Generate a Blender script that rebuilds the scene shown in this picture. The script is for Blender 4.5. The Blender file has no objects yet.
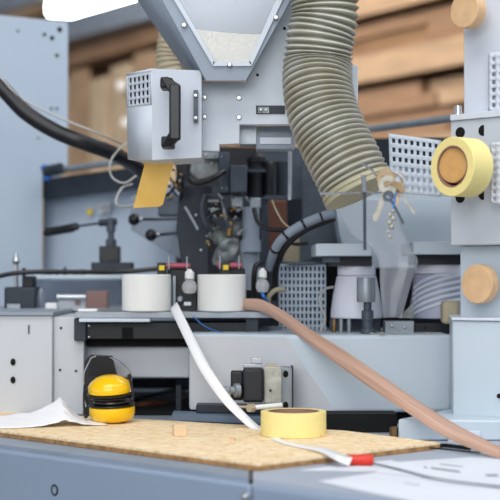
import bpy, bmesh, math, random
from mathutils import Vector, Matrix
random.seed(7)
S = bpy.context.scene
COL = S.collection
F = 1100.0          # frame pixels per metre at a nominal distance of one
K = 1.318           # metres per unit of nominal distance (focal length F*K pixels)
HY = 275.0          # row of the horizon
ZB, ZS = 0.905, 0.895   # top of chipboard, top of machine bed
CH = ZB+.248        # camera height (m)

def P(px, py, d):   # point seen at px,py and standing d metres away
    return Vector(((px-250)*d/F, d*K, CH+(HY-py)*d/F))
def G(px, py, z=ZB):   # point on the level z seen at px,py
    d = F*(CH-z)/(py-HY)
    return Vector(((px-250)*d/F, d*K, z))

# ---------------------------------------------------------------- materials
def lin(c):
    if isinstance(c, str):
        c = [int(c[i:i+2], 16)/255 for i in (0, 2, 4)]
    return tuple((x/12.92 if x <= .04045 else ((x+.055)/1.055)**2.4) for x in c)+(1,)
def mat(name, c, rough=.5, metal=0, var=.06, scale=12, trans=0, alpha=1, emit=0, bump=0, spec=.5, c2=None, stretch=(1,1,1), ior=1.45, coat=0):
    m = bpy.data.materials.new(name); m.use_nodes = True
    nt = m.node_tree; b = nt.nodes['Principled BSDF']
    L = nt.links.new
    tc = nt.nodes.new('ShaderNodeTexCoord'); mp = nt.nodes.new('ShaderNodeMapping')
    mp.inputs['Scale'].default_value = stretch
    L(tc.outputs['Object'], mp.inputs[0])
    n = nt.nodes.new('ShaderNodeTexNoise'); n.inputs['Scale'].default_value = scale; n.inputs['Detail'].default_value = 4
    L(mp.outputs[0], n.inputs[0])
    r = nt.nodes.new('ShaderNodeValToRGB')
    a = lin(c)
    if c2: bb = lin(c2)
    else: bb = tuple(max(0, x*(1-2.2*var)) for x in a[:3])+(1,)
    r.color_ramp.elements[0].position = .35; r.color_ramp.elements[1].position = .65
    r.color_ramp.elements[0].color = bb; r.color_ramp.elements[1].color = a
    L(n.outputs[0], r.inputs[0]); L(r.outputs[0], b.inputs['Base Color'])
    b.inputs['Roughness'].default_value = rough; b.inputs['Metallic'].default_value = metal
    b.inputs['Transmission Weight'].default_value = trans; b.inputs['Alpha'].default_value = alpha
    b.inputs['Specular IOR Level'].default_value = spec; b.inputs['IOR'].default_value = ior
    b.inputs['Coat Weight'].default_value = coat
    if emit:
        L(r.outputs[0], b.inputs['Emission Color']); b.inputs['Emission Strength'].default_value = emit
    if bump:
        bp = nt.nodes.new('ShaderNodeBump'); bp.inputs['Strength'].default_value = bump; bp.inputs['Distance'].default_value = .002
        n2 = nt.nodes.new('ShaderNodeTexNoise'); n2.inputs['Scale'].default_value = scale*3
        L(mp.outputs[0], n2.inputs[0]); L(n2.outputs[0], bp.inputs['Height']); L(bp.outputs[0], b.inputs['Normal'])
    return m
M = dict(
 blue = mat('blue_grey_paint', 'aebccb', .45, var=.03, scale=4),
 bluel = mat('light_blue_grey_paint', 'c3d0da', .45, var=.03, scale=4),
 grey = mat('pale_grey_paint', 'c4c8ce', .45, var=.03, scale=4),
 lav = mat('lavender_white_paint', 'd3d9e4', .45, var=.02, scale=5),
 mid = mat('mid_grey_paint', '8f9aa8', .5, var=.05),
 plate = mat('dusty_plate_paint', 'c8d0da', .5, var=.05, scale=9),
 base = mat('base_cabinet_paint', '8b9bb0', .45, var=.03, scale=3),
 edge = mat('light_edge_paint', 'ccd6e2', .4, var=.03),
 dark = mat('dark_slate_metal', '2c343f', .5, var=.12, metal=.1, scale=25),
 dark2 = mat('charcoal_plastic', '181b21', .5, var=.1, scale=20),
 dgrey = mat('dull_grey_metal', '4f5864', .45, var=.15, metal=.15, scale=25),
 black = mat('black_plastic', '111316', .35, var=.05),
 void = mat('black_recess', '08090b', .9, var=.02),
 rubber = mat('black_rubber', '1c1c20', .4, var=.1, scale=30),
 steel = mat('brushed_steel', 'b9bcc0', .3, metal=.85, var=.08, scale=40),
 chrome = mat('chrome', 'dfe2e6', .15, metal=1, var=.02),
 alu = mat('dull_aluminium', '9aa1a8', .4, metal=.6, var=.1, scale=30),
 castm = mat('cast_metal', 'a9afae', .5, metal=.2, var=.25, scale=40, bump=.4),
 nickel = mat('nickel_key', 'a9a497', .3, metal=.5, var=.1, scale=60),
 brassk = mat('brass_key', 'a58c6a', .3, metal=.5, var=.15, scale=60),
 brass = mat('brass', '9a7c55', .4, metal=.7, var=.2, scale=40),
 white = mat('white_plastic', 'e9e9e6', .35, var=.01),
 whiteb = mat('white_edge_band', 'f0f1f3', .35, var=.01),
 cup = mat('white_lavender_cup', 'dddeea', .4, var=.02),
 cup2 = mat('shaded_cup', 'abacc0', .4, var=.02),  # darker body tone so the pale wavy ribs stand out
 paper = mat('white_paper', 'f2f1f3', .8, var=.015, scale=6),
 print_ = mat('print_ink', '70757e', .8),
 yellow = mat('yellow_plastic', 'f6c400', .22, var=.02, coat=.4),
 orange = mat('yellow_tape_sheet', 'f3cd78', .5, var=.1, scale=14, c2='e8bb60'),
 tape = mat('masking_tape', 'f0e096', .6, var=.02, scale=60, stretch=(1,1,6)),
 core = mat('cardboard_core', '9c7a6a', .8, var=.1),
 red = mat('red_plastic', 'd8301f', .4, var=.06),
 pink = mat('red_tube', 'b5566a', .35, var=.1),
 ytag = mat('yellow_fitting', 'e8c81c', .4),
 cyan = mat('blue_fitting', '2d78c8', .4),
 brownblk = mat('brown_block', '7a4e3c', .6, var=.15),
 gran = mat('cream_granules', 'f3ecd9', .8, var=.12, scale=400, bump=.6),
 brownpad = mat('brown_black_cushion', '2a201c', .3, var=.1),
 bluer = mat('rear_blue_paint', 'c3d1e0', .45, var=.03, scale=4),
 cord2 = mat('yellowed_clear_block', 'b9b8ae', .25, var=.15, scale=50),
 cover = mat('clear_cover', 'b9c6d4', .1, alpha=.06, var=0),
 heat = mat('box_paint', 'c3cad4', .45, var=.02, scale=5),
 bedtop = mat('bed_top_paint', 'aab3c0', .5, var=.04, scale=5),
 glass = mat('clear_plastic_pane', 'e2e6ec', .15, alpha=.22, var=.0),
 curtain = mat('clear_plastic_curtain', 'dde2ee', .12, alpha=.24, var=.03),
 bulb = mat('clear_plastic_bowl', 'e6e8ea', .08, alpha=.38, var=.02),
 wire = mat('grey_cable', 'b4b4b0', .5),
 cord = mat('cream_hose', 'b5aa90', .5),
 wall = mat('hall_wall', 'b79a80', .9, var=.1, scale=1.5),
 ceil = mat('hall_ceiling', '9fa5ad', .9, var=.05, scale=1),
 floor = mat('concrete_floor', '8c8b88', .8, var=.1, scale=3),
 sheetp = mat('drawing_paper', 'dfe2ea', .8, var=.03, scale=6),
 osbl = mat('pale_offcut', 'e3c7a4', .7),
 slate = mat('slate_blue_paint', '5d6f86', .5, var=.08),
 lamp = mat('lamp_diffuser', 'ffffff', .5, emit=14, var=0),
 timb1 = mat('timber_tan', 'ba9a7a', .8, var=.1, scale=3, stretch=(1,1,6)),
 timb2 = mat('timber_brown', 'a17d5f', .8, var=.12, scale=3, stretch=(1,1,6)),
 timb3 = mat('timber_dark', '5e3f29', .8, var=.2, scale=3, stretch=(1,1,6)),
 timb5 = mat('timber_backing', '93704f', .8, var=.2, scale=1.2),
 timb4 = mat('timber_pale', 'dfc3a0', .8, var=.15, scale=3, stretch=(5,5,1)),
 steelb = mat('rack_steel', '8f98a5', .6, var=.1),
 tagp = mat('grey_label', 'cfd3d8', .7),
)
def osb():
    m = bpy.data.materials.new('chipboard_flakes'); m.use_nodes = True
    nt = m.node_tree; b = nt.nodes['Principled BSDF']; L = nt.links.new
    tc = nt.nodes.new('ShaderNodeTexCoord'); mp = nt.nodes.new('ShaderNodeMapping'); mp.inputs['Scale'].default_value = (1, 1.6, 1)
    L(tc.outputs['Object'], mp.inputs[0])
    v = nt.nodes.new('ShaderNodeTexVoronoi'); v.inputs['Scale'].default_value = 110; L(mp.outputs[0], v.inputs[0])
    n = nt.nodes.new('ShaderNodeTexNoise'); n.inputs['Scale'].default_value = 60; n.inputs['Detail'].default_value = 6; L(mp.outputs[0], n.inputs[0])
    sx = nt.nodes.new('ShaderNodeSeparateColor'); L(v.outputs['Color'], sx.inputs[0])
    mx = nt.nodes.new('ShaderNodeMix'); mx.inputs[0].default_value = .5
    L(sx.outputs[0], mx.inputs[2]); L(n.outputs[0], mx.inputs[3])
    r = nt.nodes.new('ShaderNodeValToRGB'); e = r.color_ramp.elements
    e[0].position = .15; e[0].color = lin('d6b07c'); e[1].position = .85; e[1].color = lin('fae8c8')
    k = r.color_ramp.elements.new(.42); k.color = lin('eed2a6')
    L(mx.outputs[0], r.inputs[0]); L(r.outputs[0], b.inputs['Base Color']); b.inputs['Roughness'].default_value = .75
    return m
M['osb'] = osb()
M['osbedge'] = mat('chipboard_edge', 'b58a5a', .85, var=.2, scale=90)
def woodband():
    return mat('brown_wood_band', 'cdab99', .45, var=.1, scale=12, c2='b8927e', stretch=(1,1,1))
M['band'] = woodband()
for nt in [M['band'].node_tree]:
    tc = next(n for n in nt.nodes if n.type == 'TEX_COORD'); mp = next(n for n in nt.nodes if n.type == 'MAPPING')
    nt.links.new(tc.outputs['UV'], mp.inputs[0]); mp.inputs['Scale'].default_value = (.5, 34, 1)
M['peg'] = mat('turned_beech_peg', 'e0b98e', .6, var=.06, scale=60)
M['peg2'] = mat('amber_beech_peg', 'd9a869', .6, var=.06, scale=60)
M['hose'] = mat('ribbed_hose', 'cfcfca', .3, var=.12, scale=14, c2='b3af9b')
M['cuff'] = mat('khaki_hose_cuff', 'aba68a', .5, var=.1, scale=14)

# ---------------------------------------------------------------- mesh builder
ORG = {}
class MB:
    def __init__(s): s.v = []; s.f = []
    def add(s, vs, fs):
        o = len(s.v); s.v += [Vector(v) for v in vs]; s.f += [tuple(i+o for i in f) for f in fs]; return s
    def prism(s, pts, off):     # polygon of 3D points swept by the vector off
        n = len(pts); off = Vector(off)
        s.add(list(pts)+[Vector(p)+off for p in pts],
              [tuple(range(n)), tuple(range(2*n-1, n-1, -1))]+[(i, n+i, n+(i+1) % n, (i+1) % n) for i in range(n)])
        return s
    def box(s, x0, y0, x1, y1, d, t, d2=None):   # front face spans the given frame rectangle at distance d (d2 at its right end)
        d2 = d2 or d
        a = P(x0, y0, d); b = P(x1, y0, d2); c = P(x1, y1, d2); e = P(x0, y1, d)
        b.z = a.z; c.z = e.z
        return s.prism([a, b, c, e], t if isinstance(t, tuple) else (0, t, 0))
    def wbox(s, c, size, rz=0, rot=None):
        R = rot or Matrix.Rotation(rz, 3, 'Z'); c = Vector(c); h = Vector(size)/2
        vs = [c+R @ Vector((sx*h.x, sy*h.y, sz*h.z)) for sz in (-1, 1) for sx, sy in ((-1,-1),(1,-1),(1,1),(-1,1))]
        return s.add(vs, [(3,2,1,0),(4,5,6,7),(0,1,5,4),(1,2,6,5),(2,3,7,6),(3,0,4,7)])
    def tube(s, path, r, n=12, cap=True):
        path = [Vector(p) for p in path]; m = len(path)
        rs = r if isinstance(r, (list, tuple)) else [r]*m
        t0 = (path[1]-path[0]).normalized()
        up = Vector((0,0,1)) if abs(t0.z) < .9 else Vector((0,1,0))
        u = t0.cross(up).normalized(); vs = []
        for i, p in enumerate(path):
            t = (path[min(i+1, m-1)]-path[max(i-1, 0)])
            if t.length < 1e-9: t = t0
            t.normalize(); u = (u-t*u.dot(t)).normalized(); w = t.cross(u)
            vs += [p+(u*math.cos(a)+w*math.sin(a))*rs[i] for a in [2*math.pi*k/n for k in range(n)]]
        fs = [(i*n+k, i*n+(k+1) % n, (i+1)*n+(k+1) % n, (i+1)*n+k) for i in range(m-1) for k in range(n)]
        if cap: fs += [tuple(range(n-1, -1, -1)), tuple((m-1)*n+k for k in range(n))]
        return s.add(vs, fs)
    def cyl(s, a, b, r, r2=None, n=20):
        return s.tube([a, b], [r, r if r2 is None else r2], n)
    def lathe(s, c, prof, axis=(0,0,1), n=32):   # prof: (radius, height along the axis)
        c = Vector(c); a = Vector(axis).normalized()
        u = a.cross(Vector((0,1,0)) if abs(a.y) < .9 else Vector((1,0,0))).normalized(); w = a.cross(u); m = len(prof)
        vs = [c+a*h+(u*math.cos(2*math.pi*k/n)+w*math.sin(2*math.pi*k/n))*r for r, h in prof for k in range(n)]
        fs = [(i*n+k, i*n+(k+1) % n, (i+1)*n+(k+1) % n, (i+1)*n+k) for i in range(m-1) for k in range(n)]
        return s.add(vs, fs+[tuple(range(n-1,-1,-1)), tuple((m-1)*n+k for k in range(n))])
    def ring(s, c, r0, r1, h, axis=(0,0,1), n=48):  # hollow ring from inner r0 to outer r1
        c = Vector(c); a = Vector(axis).normalized()
        u = a.cross(Vector((0,1,0)) if abs(a.y) < .9 else Vector((1,0,0))).normalized(); w = a.cross(u)
        e = (r1-r0)*.06
        prof = [(r0, 0), (r1-e, 0), (r1, e), (r1, h-e), (r1-e, h), (r0, h)]; m = len(prof)
        vs = [c+a*hh+(u*math.cos(2*math.pi*k/n)+w*math.sin(2*math.pi*k/n))*r for r, hh in prof for k in range(n)]
        return s.add(vs, [(i*n+k, i*n+(k+1) % n, ((i+1) % m)*n+(k+1) % n, ((i+1) % m)*n+k) for i in range(m) for k in range(n)])
    def ball(s, c, r, n=16, sc=(1,1,1)):
        c = Vector(c); prof = [(math.sin(math.pi*i/n), -math.cos(math.pi*i/n)) for i in range(n+1)]
        vs = []; 
        for q, h in prof:
            q = max(q, .001)
            for k in range(n*2):
                a = math.pi*k/n; vs.append(c+Vector((q*math.cos(a)*r*sc[0], q*math.sin(a)*r*sc[1], h*r*sc[2])))
        N = n*2
        return s.add(vs, [(i*N+k, i*N+(k+1) % N, (i+1)*N+(k+1) % N, (i+1)*N+k) for i in range(n) for k in range(N)])
    def perf(s, q, nx, ny, hx=.55, hy=.55, mx=.3, my=.3):   # sheet with rectangular holes, q = four corners tl,tr,br,bl
        def cuts(n, h, mg):
            t = [0]; tot = n+2*mg-(1-h)
            x = mg
            for i in range(n): t += [x/tot, (x+h)/tot]; x += 1
            return t+[1]
        xs = cuts(nx, hx, mx); ys = cuts(ny, hy, my)
        q = [Vector(p) for p in q]; W = len(xs); o = len(s.v)
        for y in ys:
            for x in xs:
                s.v.append((q[0]*(1-x)+q[1]*x)*(1-y)+(q[3]*(1-x)+q[2]*x)*y)
        for j in range(len(ys)-1):
            for i in range(W-1):
                if i % 2 == 1 and j % 2 == 1: continue
                s.f.append((o+j*W+i, o+j*W+i+1, o+(j+1)*W+i+1, o+(j+1)*W+i))
        return s
    def build(s, name, m, parent=None, bevel=0, solid=0, smooth=True, seg=2, loc=None):
        me = bpy.data.meshes.new(name)
        if parent is not None: org = ORG[parent.name]
        elif loc is not None: org = Vector(loc)
        else:
            n = len(s.v); org = Vector((sum(v.x for v in s.v)/n, sum(v.y for v in s.v)/n, min(v.z for v in s.v)))
        me.from_pydata([tuple(v-org) for v in s.v], [], s.f); me.update()
        bm = bmesh.new(); bm.from_mesh(me); bmesh.ops.recalc_face_normals(bm, faces=bm.faces); bm.to_mesh(me); bm.free()
        if smooth:
            me.shade_smooth(); me.set_sharp_from_angle(angle=math.radians(35))
        me.materials.append(M[m] if isinstance(m, str) else m)
        o = bpy.data.objects.new(name, me); COL.objects.link(o)
        ORG[o.name] = org
        if parent is not None: o.parent = parent
        else: o.location = org
        if solid:
            md = o.modifiers.new('s', 'SOLIDIFY'); md.thickness = solid; md.offset = 0
        if bevel:
            md = o.modifiers.new('b', 'BEVEL'); md.width = bevel; md.segments = seg; md.limit_method = 'ANGLE'; md.harden_normals = False
        return o
def thing(name, loc, label, cat, group=None):
    o = bpy.data.objects.new(name, None); COL.objects.link(o); o.location = loc; o.empty_display_size = .05
    ORG[o.name] = Vector(loc); return tag(o, label, cat, group)
def tag(o, label, cat, group=None, kind=None):
    o['label'] = label; o['category'] = cat
    if group: o['group'] = group
    if kind: o['kind'] = kind
    return o
def struct(o): o['kind'] = 'structure'; return o
def spline(pts, k=8):    # Catmull-Rom through the points
    pts = [Vector(p) for p in pts]; q = [pts[0]*2-pts[1]]+pts+[pts[-1]*2-pts[-2]]; out = []
    for i in range(1, len(q)-2):
        for j in range(k):
            t = j/k; a, b, c, d = q[i-1], q[i], q[i+1], q[i+2]
            out.append(.5*((2*b)+(c-a)*t+(2*a-5*b+4*c-d)*t*t+(3*b-a-3*c+d)*t**3))
    return out+[pts[-1]]
def pp(*a): return [P(*q) for q in a]
def poly(pts, d, t, out=None):
    return (out or MB()).prism([P(x, y, d) for x, y in pts], (0, t, 0))
def screws(parent, pts, d, r=2.2, m='steel', name='screw'):
    for x, y in pts:
        c = P(x, y, d); MB().lathe(c, [(.0001, -.0028), (r*d/F*.7, -.0026), (r*d/F, -.001), (r*d/F, .001)], (0,1,0), 14).build(name, m, parent)
def holes(parent, pts, d, r=2.2, name='hole', sy=1, dy=-.0006, m='void'):
    for x, y in pts:
        c = P(x, y, d); rr = r*d/F
        n = 20; MB().prism([c+Vector((rr*math.cos(2*math.pi*k/n), dy, rr*sy*math.sin(2*math.pi*k/n))) for k in range(n)], (0, .0005, 0)).build(name, m, parent, smooth=False)

# ================================================================ SETTING
struct(MB().prism([(-8,-3,0),(8,-3,0),(8,17,0),(-8,17,0)], (0,0,-.1)).build('floor', 'floor'))
struct(MB().prism([(-8,16,0),(8,16,0),(8,16,4.5),(-8,16,4.5)], (0,.1,0)).build('wall_back', 'wall'))
struct(MB().prism([(-8,-3,4.5),(8,-3,4.5),(8,16.1,4.5),(-8,16.1,4.5)], (0,0,.1)).build('ceiling', 'ceil'))

# timber rack in the hall; it runs obliquely, nearer towards the right
def ry(x): return (6.78-1.2*x)*K
DIR = Vector((1, -1.2*K, 0)).normalized(); NRM = Vector((1.2*K, 1, 0)).normalized()
def beam(mb, xa, xb, z0, z1, off, dep):
    a = Vector((xa, ry(xa), 0))+NRM*off; b = Vector((xb, ry(xb), 0))+NRM*off
    return mb.prism([a+Vector((0,0,z0)), b+Vector((0,0,z0)), b+Vector((0,0,z1)), a+Vector((0,0,z1))], NRM*dep)
rack = thing('storage_rack', (0, ry(0), 0), 'tall blurred timber storage rack standing far behind the machine', 'rack')
for xa in (-.45, .42, 1.28, 2.1):
    beam(MB(), xa, xa+.05, 0, 3.3, .66, .06).build('upright', 'timb2', rack)
for z, h, m in ((1.30, .09, 'timb2'), (1.62, .09, 'timb1'), (2.2, .14, 'timb1'), (2.56, .17, 'timb1'), (2.95, .12, 'timb2')):
    beam(MB(), -.45, 2.15, z, z+h, -.05, .05).build('shelf_beam', m, rack)
    beam(MB(), -.45, 2.15, z+.03, z+.045, .0, .64).build('shelf_deck', 'timb2', rack)
beam(MB(), -.45, 2.15, .2, 3.3, .80, .02).build('back_board', 'timb5', rack)
for z, rows, lvl in ((1.3, 4, 'lowest'), (1.62, 7, 'second'), (2.2, 4, 'third'), (2.56, 4, 'top')):
    for r in range(rows):
        xx = -.35
        while xx < 1.95:
            w = min(random.uniform(.3, .7), 2.05-xx)
            m = random.choice(['timb1', 'timb2', 'timb5', 'timb1', 'timb2'])
            o = beam(MB(), xx+.01, xx+w-.01, z+.0455+r*.072, z+.0455+r*.072+.07, .002+random.uniform(0, .06), .55).build('timber_plank', m)
            tag(o, 'blurred timber plank lying in the %s shelf of the far rack' % lvl, 'plank', 'planks on the %s shelf of the far rack' % lvl)
            xx += w
# boards standing at the left end of the rack
for i in range(9):
    x = -2.15+i*.19
    a = Vector((x, ry(x), 0)); b = a+DIR*.29
    h = 2.66+.06*math.sin(i*2.1)
    o = MB().prism([a, b, b+Vector((0,0,h)), a+Vector((0,0,h))], NRM*.04).build('upright_board', ['timb4', 'timb1', 'timb4', 'timb4', 'timb1', 'timb4', 'timb4', 'timb1', 'timb4'][i])
    tag(o, 'pale wooden board standing upright left of the far rack', 'board', 'upright boards left of the far rack')
for z, h, m in ((2.74, .12, 'timb2'), (2.90, .10, 'timb1'), (3.03, .16, 'timb2'), (3.22, .1, 'timb1')):
    tag(beam(MB(), -2.4, -.47, z, z+h, -.06, .25).build('long_timber', m), 'long brown timber lying above the upright boards under the girder', 'timber', 'long timbers above the upright boards')
beam(MB(), -2.5, -.47, 0, 3.6, .5, .03).build('partition_screen', 'timb5')
tag(bpy.data.objects['partition_screen'], 'brown wooden partition behind the upright boards', 'partition')
for px, py, t in ((121, 85, 'upper'), (126, 122, 'lower')):
    c = P(px, py, 7.5)  # white tubes added as the out-of-focus spots of two light bulbs
    tag(MB().cyl(c, c+Vector((.02, .6, 0)), .03).build('cardboard_tube', 'white'), 'white round tube end, the %s of two beside the perforated steel box' % t, 'tube')
# roof girder and strip light
g = thing('roof_girder', P(110, 30, 8.6), 'grey steel roof girder out of focus below the strip light', 'girder')
a, b = P(-20, 62, 9.0), P(190, 8, 7.0)
MB().prism([a, b, b+Vector((0,0,.09)), a+Vector((0,0,.09))], (0, .1, 0)).build('lower_flange', 'steelb', g)
MB().prism([a+Vector((0,.04,.09)), b+Vector((0,.04,.09)), b+Vector((0,.04,.2)), a+Vector((0,.04,.2))], (0, .02, 0)).build('web', 'mid', g)
g2 = MB().prism([P(-30, 20, 8.6), P(60, -6, 7.6), P(60, -20, 7.6), P(-30, 0, 8.6)], (0, .1, 0)).build('roof_purlin', 'steelb')
tag(g2, 'grey roof purlin above the pale cabinet tower', 'purlin')
lf = thing('strip_light', P(90, 0, 5.9), 'bright white strip light glowing above the timber rack', 'light')
a, b = P(60, 17, 6.6), P(165, -14, 5.2)
ax = (b-a).normalized(); sd = Vector((0,0,1)).cross(ax).normalized()
MB().prism([a-sd*.085, b-sd*.085, b+sd*.085, a+sd*.085], (0,0,.10)).build('diffuser', 'lamp', lf, bevel=.02)
MB().prism([a-sd*.12+Vector((0,0,.101)), b-sd*.12+Vector((0,0,.101)), b+sd*.12+Vector((0,0,.101)), a+sd*.12+Vector((0,0,.101))], (0,0,.05)).build('housing', 'steelb', lf)

# ================================================================ MACHINE BED AND CABINETS
FA = G(-110, 431.5, ZS); FB = G(0, 446, ZS); FC = G(249, 480, ZS); FD = G(253, 481.5, ZS); FE = G(640, 535, ZS)
def bedbox(name, A, B, label, back=2.7):
    t = thing(name, (A+B)/2*1.0-Vector((0,0,ZS)), label, 'cabinet')
    return t
def wall_between(A, B, z0, z1, thick):
    n = Vector((A.y-B.y, B.x-A.x, 0)).normalized()
    if n.y < 0: n = -n
    return MB().prism([Vector((A.x,A.y,z0)), Vector((B.x,B.y,z0)), Vector((B.x,B.y,z1)), Vector((A.x,A.y,z1))], n*thick)
bl = thing('base_cabinet', (-.3, 2.4, 0), 'blue-grey steel base cabinet under the chipboard, with round lock in its front', 'cabinet')
wall_between(FA, FC, .12, ZS-.006, .02).build('front_panel', 'base', bl, bevel=.004, seg=3)
A2, C2 = FA+Vector((0,.022,0)), FC+Vector((0,.022,0))
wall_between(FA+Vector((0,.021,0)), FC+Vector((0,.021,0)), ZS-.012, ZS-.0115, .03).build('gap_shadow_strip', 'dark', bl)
MB().prism([Vector((A2.x, A2.y, 0)), Vector((C2.x, C2.y, 0)), Vector((C2.x, 3.7, 0)), Vector((A2.x-.4, 3.7, 0))], (0,0,ZS)).build('body', 'mid', bl)
d = (FC-FB).normalized()
c = FB+d*.075; c = P(55, 490, (FB+(FC-FB)*.245).y/K-.004)
nv = Vector((-d.y, d.x, 0)).normalized(); nv = -nv if nv.y > 0 else nv
MB().lathe(c-nv*.004, [(.0085, 0), (.0085, .005), (.006, .006), (.0055, .002)], nv, 24).build('lock', 'dark2', bl)
br = thing('base_cabinet', (.3, 2.3, 0), 'pale blue base cabinet under the printed sheets at bottom right', 'cabinet')
wall_between(FD, FE, .12, ZS-.006, .02).build('front_panel', 'base', br, bevel=.004, seg=3)
MB().prism([Vector((FD.x, FD.y+.02, 0)), Vector((FE.x, FE.y+.02, 0)), Vector((FE.x, 3.7, 0)), Vector((FD.x, 3.7, 0))], (0,0,ZS)).build('body', 'bedtop', br)
MB().prism([Vector((FC.x+.0003, FC.y+.008, z)) for z in (.12, ZS-.002)]+[Vector((FD.x-.0003, FC.y+.008, z)) for z in (ZS-.002, .12)], (0,.012,0)).build('gap_seal', 'void', bl)  # black filler painted as the shade in the gap between the cabinets
MB().lathe(P(247, 497, FC.y/K), [(.005, 0), (.006, .003), (.003, .009)], nv, 16).build('latch_knob', 'steel', bl)

# chipboard
B = [G(-90, 419), G(258, 464), G(440, 442.5), G(345, 430.5), G(-90, 406)]
ob = thing('chipboard_panel', Vector((0, 2.3, ZB-.0095)), 'flaky light chipboard panel lying on the machine bed', 'board')
MB().prism(B, (0,0,-.003)).build('top_face', 'osb', ob)
MB().prism([p+Vector((0,0,-.003)) for p in B], (0,0,-.0065)).build('sawn_edge', 'osbedge', ob)

# left control cabinet in front (two sheet metal bays)
lc = thing('control_cabinet', P(10, 412, 2.0), 'low pale grey cabinet at the left end of the chipboard', 'cabinet')
MB().box(-60, 315.5, 52.3, 414, 1.99, .5).build('body', 'grey', lc, bevel=.002)
MB().box(-62, 312, 53, 315.3, 1.985, .5).build('top_edge', 'mid', lc)
MB().box(53.2, 317, 84, 415, 2.0, .45).build('side_bay', 'grey', lc, bevel=.002)
holes(lc, [(13, 362), (13, 380)], 1.989, 2.6, sy=1.35)
holes(lc, [(61, 328), (60, 370), (76, 371)], 1.9995, 1.3)
MB().box(28, 325, 29.5, 334, 1.9885, .001).build('keyhole', 'dgrey', lc)
# black gusset and shelf beam, black recess
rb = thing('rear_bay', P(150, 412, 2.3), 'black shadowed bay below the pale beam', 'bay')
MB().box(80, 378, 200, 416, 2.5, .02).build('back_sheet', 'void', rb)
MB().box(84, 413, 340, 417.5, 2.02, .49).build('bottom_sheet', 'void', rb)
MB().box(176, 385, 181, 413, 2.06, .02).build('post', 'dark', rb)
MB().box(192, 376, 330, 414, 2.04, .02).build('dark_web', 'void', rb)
bm_ = MB().box(84.8, 346, 190, 377.5, 2.04, .12, 2.03)
tag(bm_.build('cross_beam', 'grey', bevel=.003), 'pale grey beam running above the black bay behind the yellow ear defenders', 'beam')
gs = MB().prism(pp((83, 415, 1.99), (84, 362, 1.99), (90, 355, 1.99), (112, 356, 1.99), (117, 376, 1.99), (113, 415, 1.99)), (0, .01, 0))
tag(gs.build('corner_gusset', 'dark2', bevel=.001), 'black corner plate right behind the yellow ear defenders', 'plate')
for i, pts in enumerate((((118, 405, 2.2), (140, 398, 2.15), (165, 392, 2.2), (188, 388, 2.3)), ((120, 411, 2.15), (145, 404, 2.12), (170, 403, 2.2), (190, 396, 2.3)))):
    tag(MB().tube(spline(pp(*pts)), .006 if i else .004).build('air_hose', M['brownblk'] if i else M['rubber']),
        ('brown hose lying in the black bay right of the ear defenders', 'thin black hose above the brown hose in the dark bay')[1-i], 'hose')

# guide table rail
tr = thing('guide_table', P(170, 345, 2.05), 'long dark guide rail with a thin pale plate carrying the white blocks', 'table')
MB().box(75, 311.8, 276, 318, 1.975, .5).build('top_plate', 'alu', tr, bevel=.0008)
MB().box(79, 318.4, 150, 322, 1.972, .03).build('bright_strip', 'edge', tr, bevel=.001)
MB().box(74, 318.3, 86, 341, 1.985, .1).build('end_cap', 'dark', tr, bevel=.0015)
MB().box(86.3, 322.3, 256, 339, 1.995, .09).build('rail_body', 'dark2', tr, bevel=.001)
MB().box(82, 339.2, 250, 346, 2.02, .06).build('lower_lip', 'void', tr)
MB().box(122, 327.5, 133, 338.5, 1.9935, .001).build('socket', 'void', tr)
screws(tr, [(89, 326), (89, 337)], 1.994, 1.2)
MB().box(246, 316, 258, 333, 1.986, .05).build('rail_stop', 'dark', tr)
tag(MB().tube(spline(pp((193, 316, 1.972), (203, 325, 1.968), (216, 331, 1.97), (230, 333, 1.975))), .0009).build('blue_air_line', M['cyan']), 'thin blue air line under the right white block', 'cable')

# right housing box
tag(MB().box(300, 414, 397, 432, 1.80, .06).build('black_plinth', 'void'), 'black plinth in shadow under the pale housing, right of the flat tape roll', 'plinth')  # black box added as the dark shadow on the bed below the housing
rh = thing('sander_housing', P(330, 413, 2.0), 'pale blue-grey steel housing box behind the masking tape roll', 'housing')
LF = [(188, 333.5, 1.99), (338, 335, 1.88), (345, 335, 1.875), (451, 335, 1.90)]
a0, a1, a3 = P(189, 334, 1.92), P(340, 335, 1.88), P(452, 335, 1.895)
zt = a1.z; zb = P(340, 413, 1.88).z
def q(p, z): return Vector((p.x, p.y, z))
def bot(z):
    return [q(a0, z), q(a1, z), q(a3, z), Vector((a3.x, 2.9, z)), Vector((a0.x, 2.9, z))]
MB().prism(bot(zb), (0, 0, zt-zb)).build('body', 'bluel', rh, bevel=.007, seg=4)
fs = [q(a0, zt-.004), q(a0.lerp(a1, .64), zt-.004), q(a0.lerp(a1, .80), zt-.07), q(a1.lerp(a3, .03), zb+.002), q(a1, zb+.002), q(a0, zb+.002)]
MB().prism([p+Vector((.002,-.0032,0)) for p in (fs[0], fs[1], fs[2], q(a1.lerp(a0, .03), zb+.002), fs[5])], (0,.002,0)).build('front_sheet', 'grey', rh)  # slanted cut painted as the brown band's shadow edge; bluish body reads as shaded
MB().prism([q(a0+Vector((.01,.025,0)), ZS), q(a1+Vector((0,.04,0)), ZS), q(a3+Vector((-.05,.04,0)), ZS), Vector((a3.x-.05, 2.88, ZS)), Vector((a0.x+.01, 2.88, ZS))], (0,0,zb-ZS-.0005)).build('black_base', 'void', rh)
kb = MB().box(196, 405, 290, 413, 1.875, .05, 1.85)
tag(kb.build('dark_slide', 'dark', bevel=.002), 'dark slide strip on the bed behind the small valve unit', 'rail')
kb = MB().box(172, 413.2, 262, 421, 1.87, .05, 1.82)
tag(kb.build('blue_step_bar', 'slate', bevel=.002), 'blue-grey step bar under the dark slide strip', 'bar')

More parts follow.
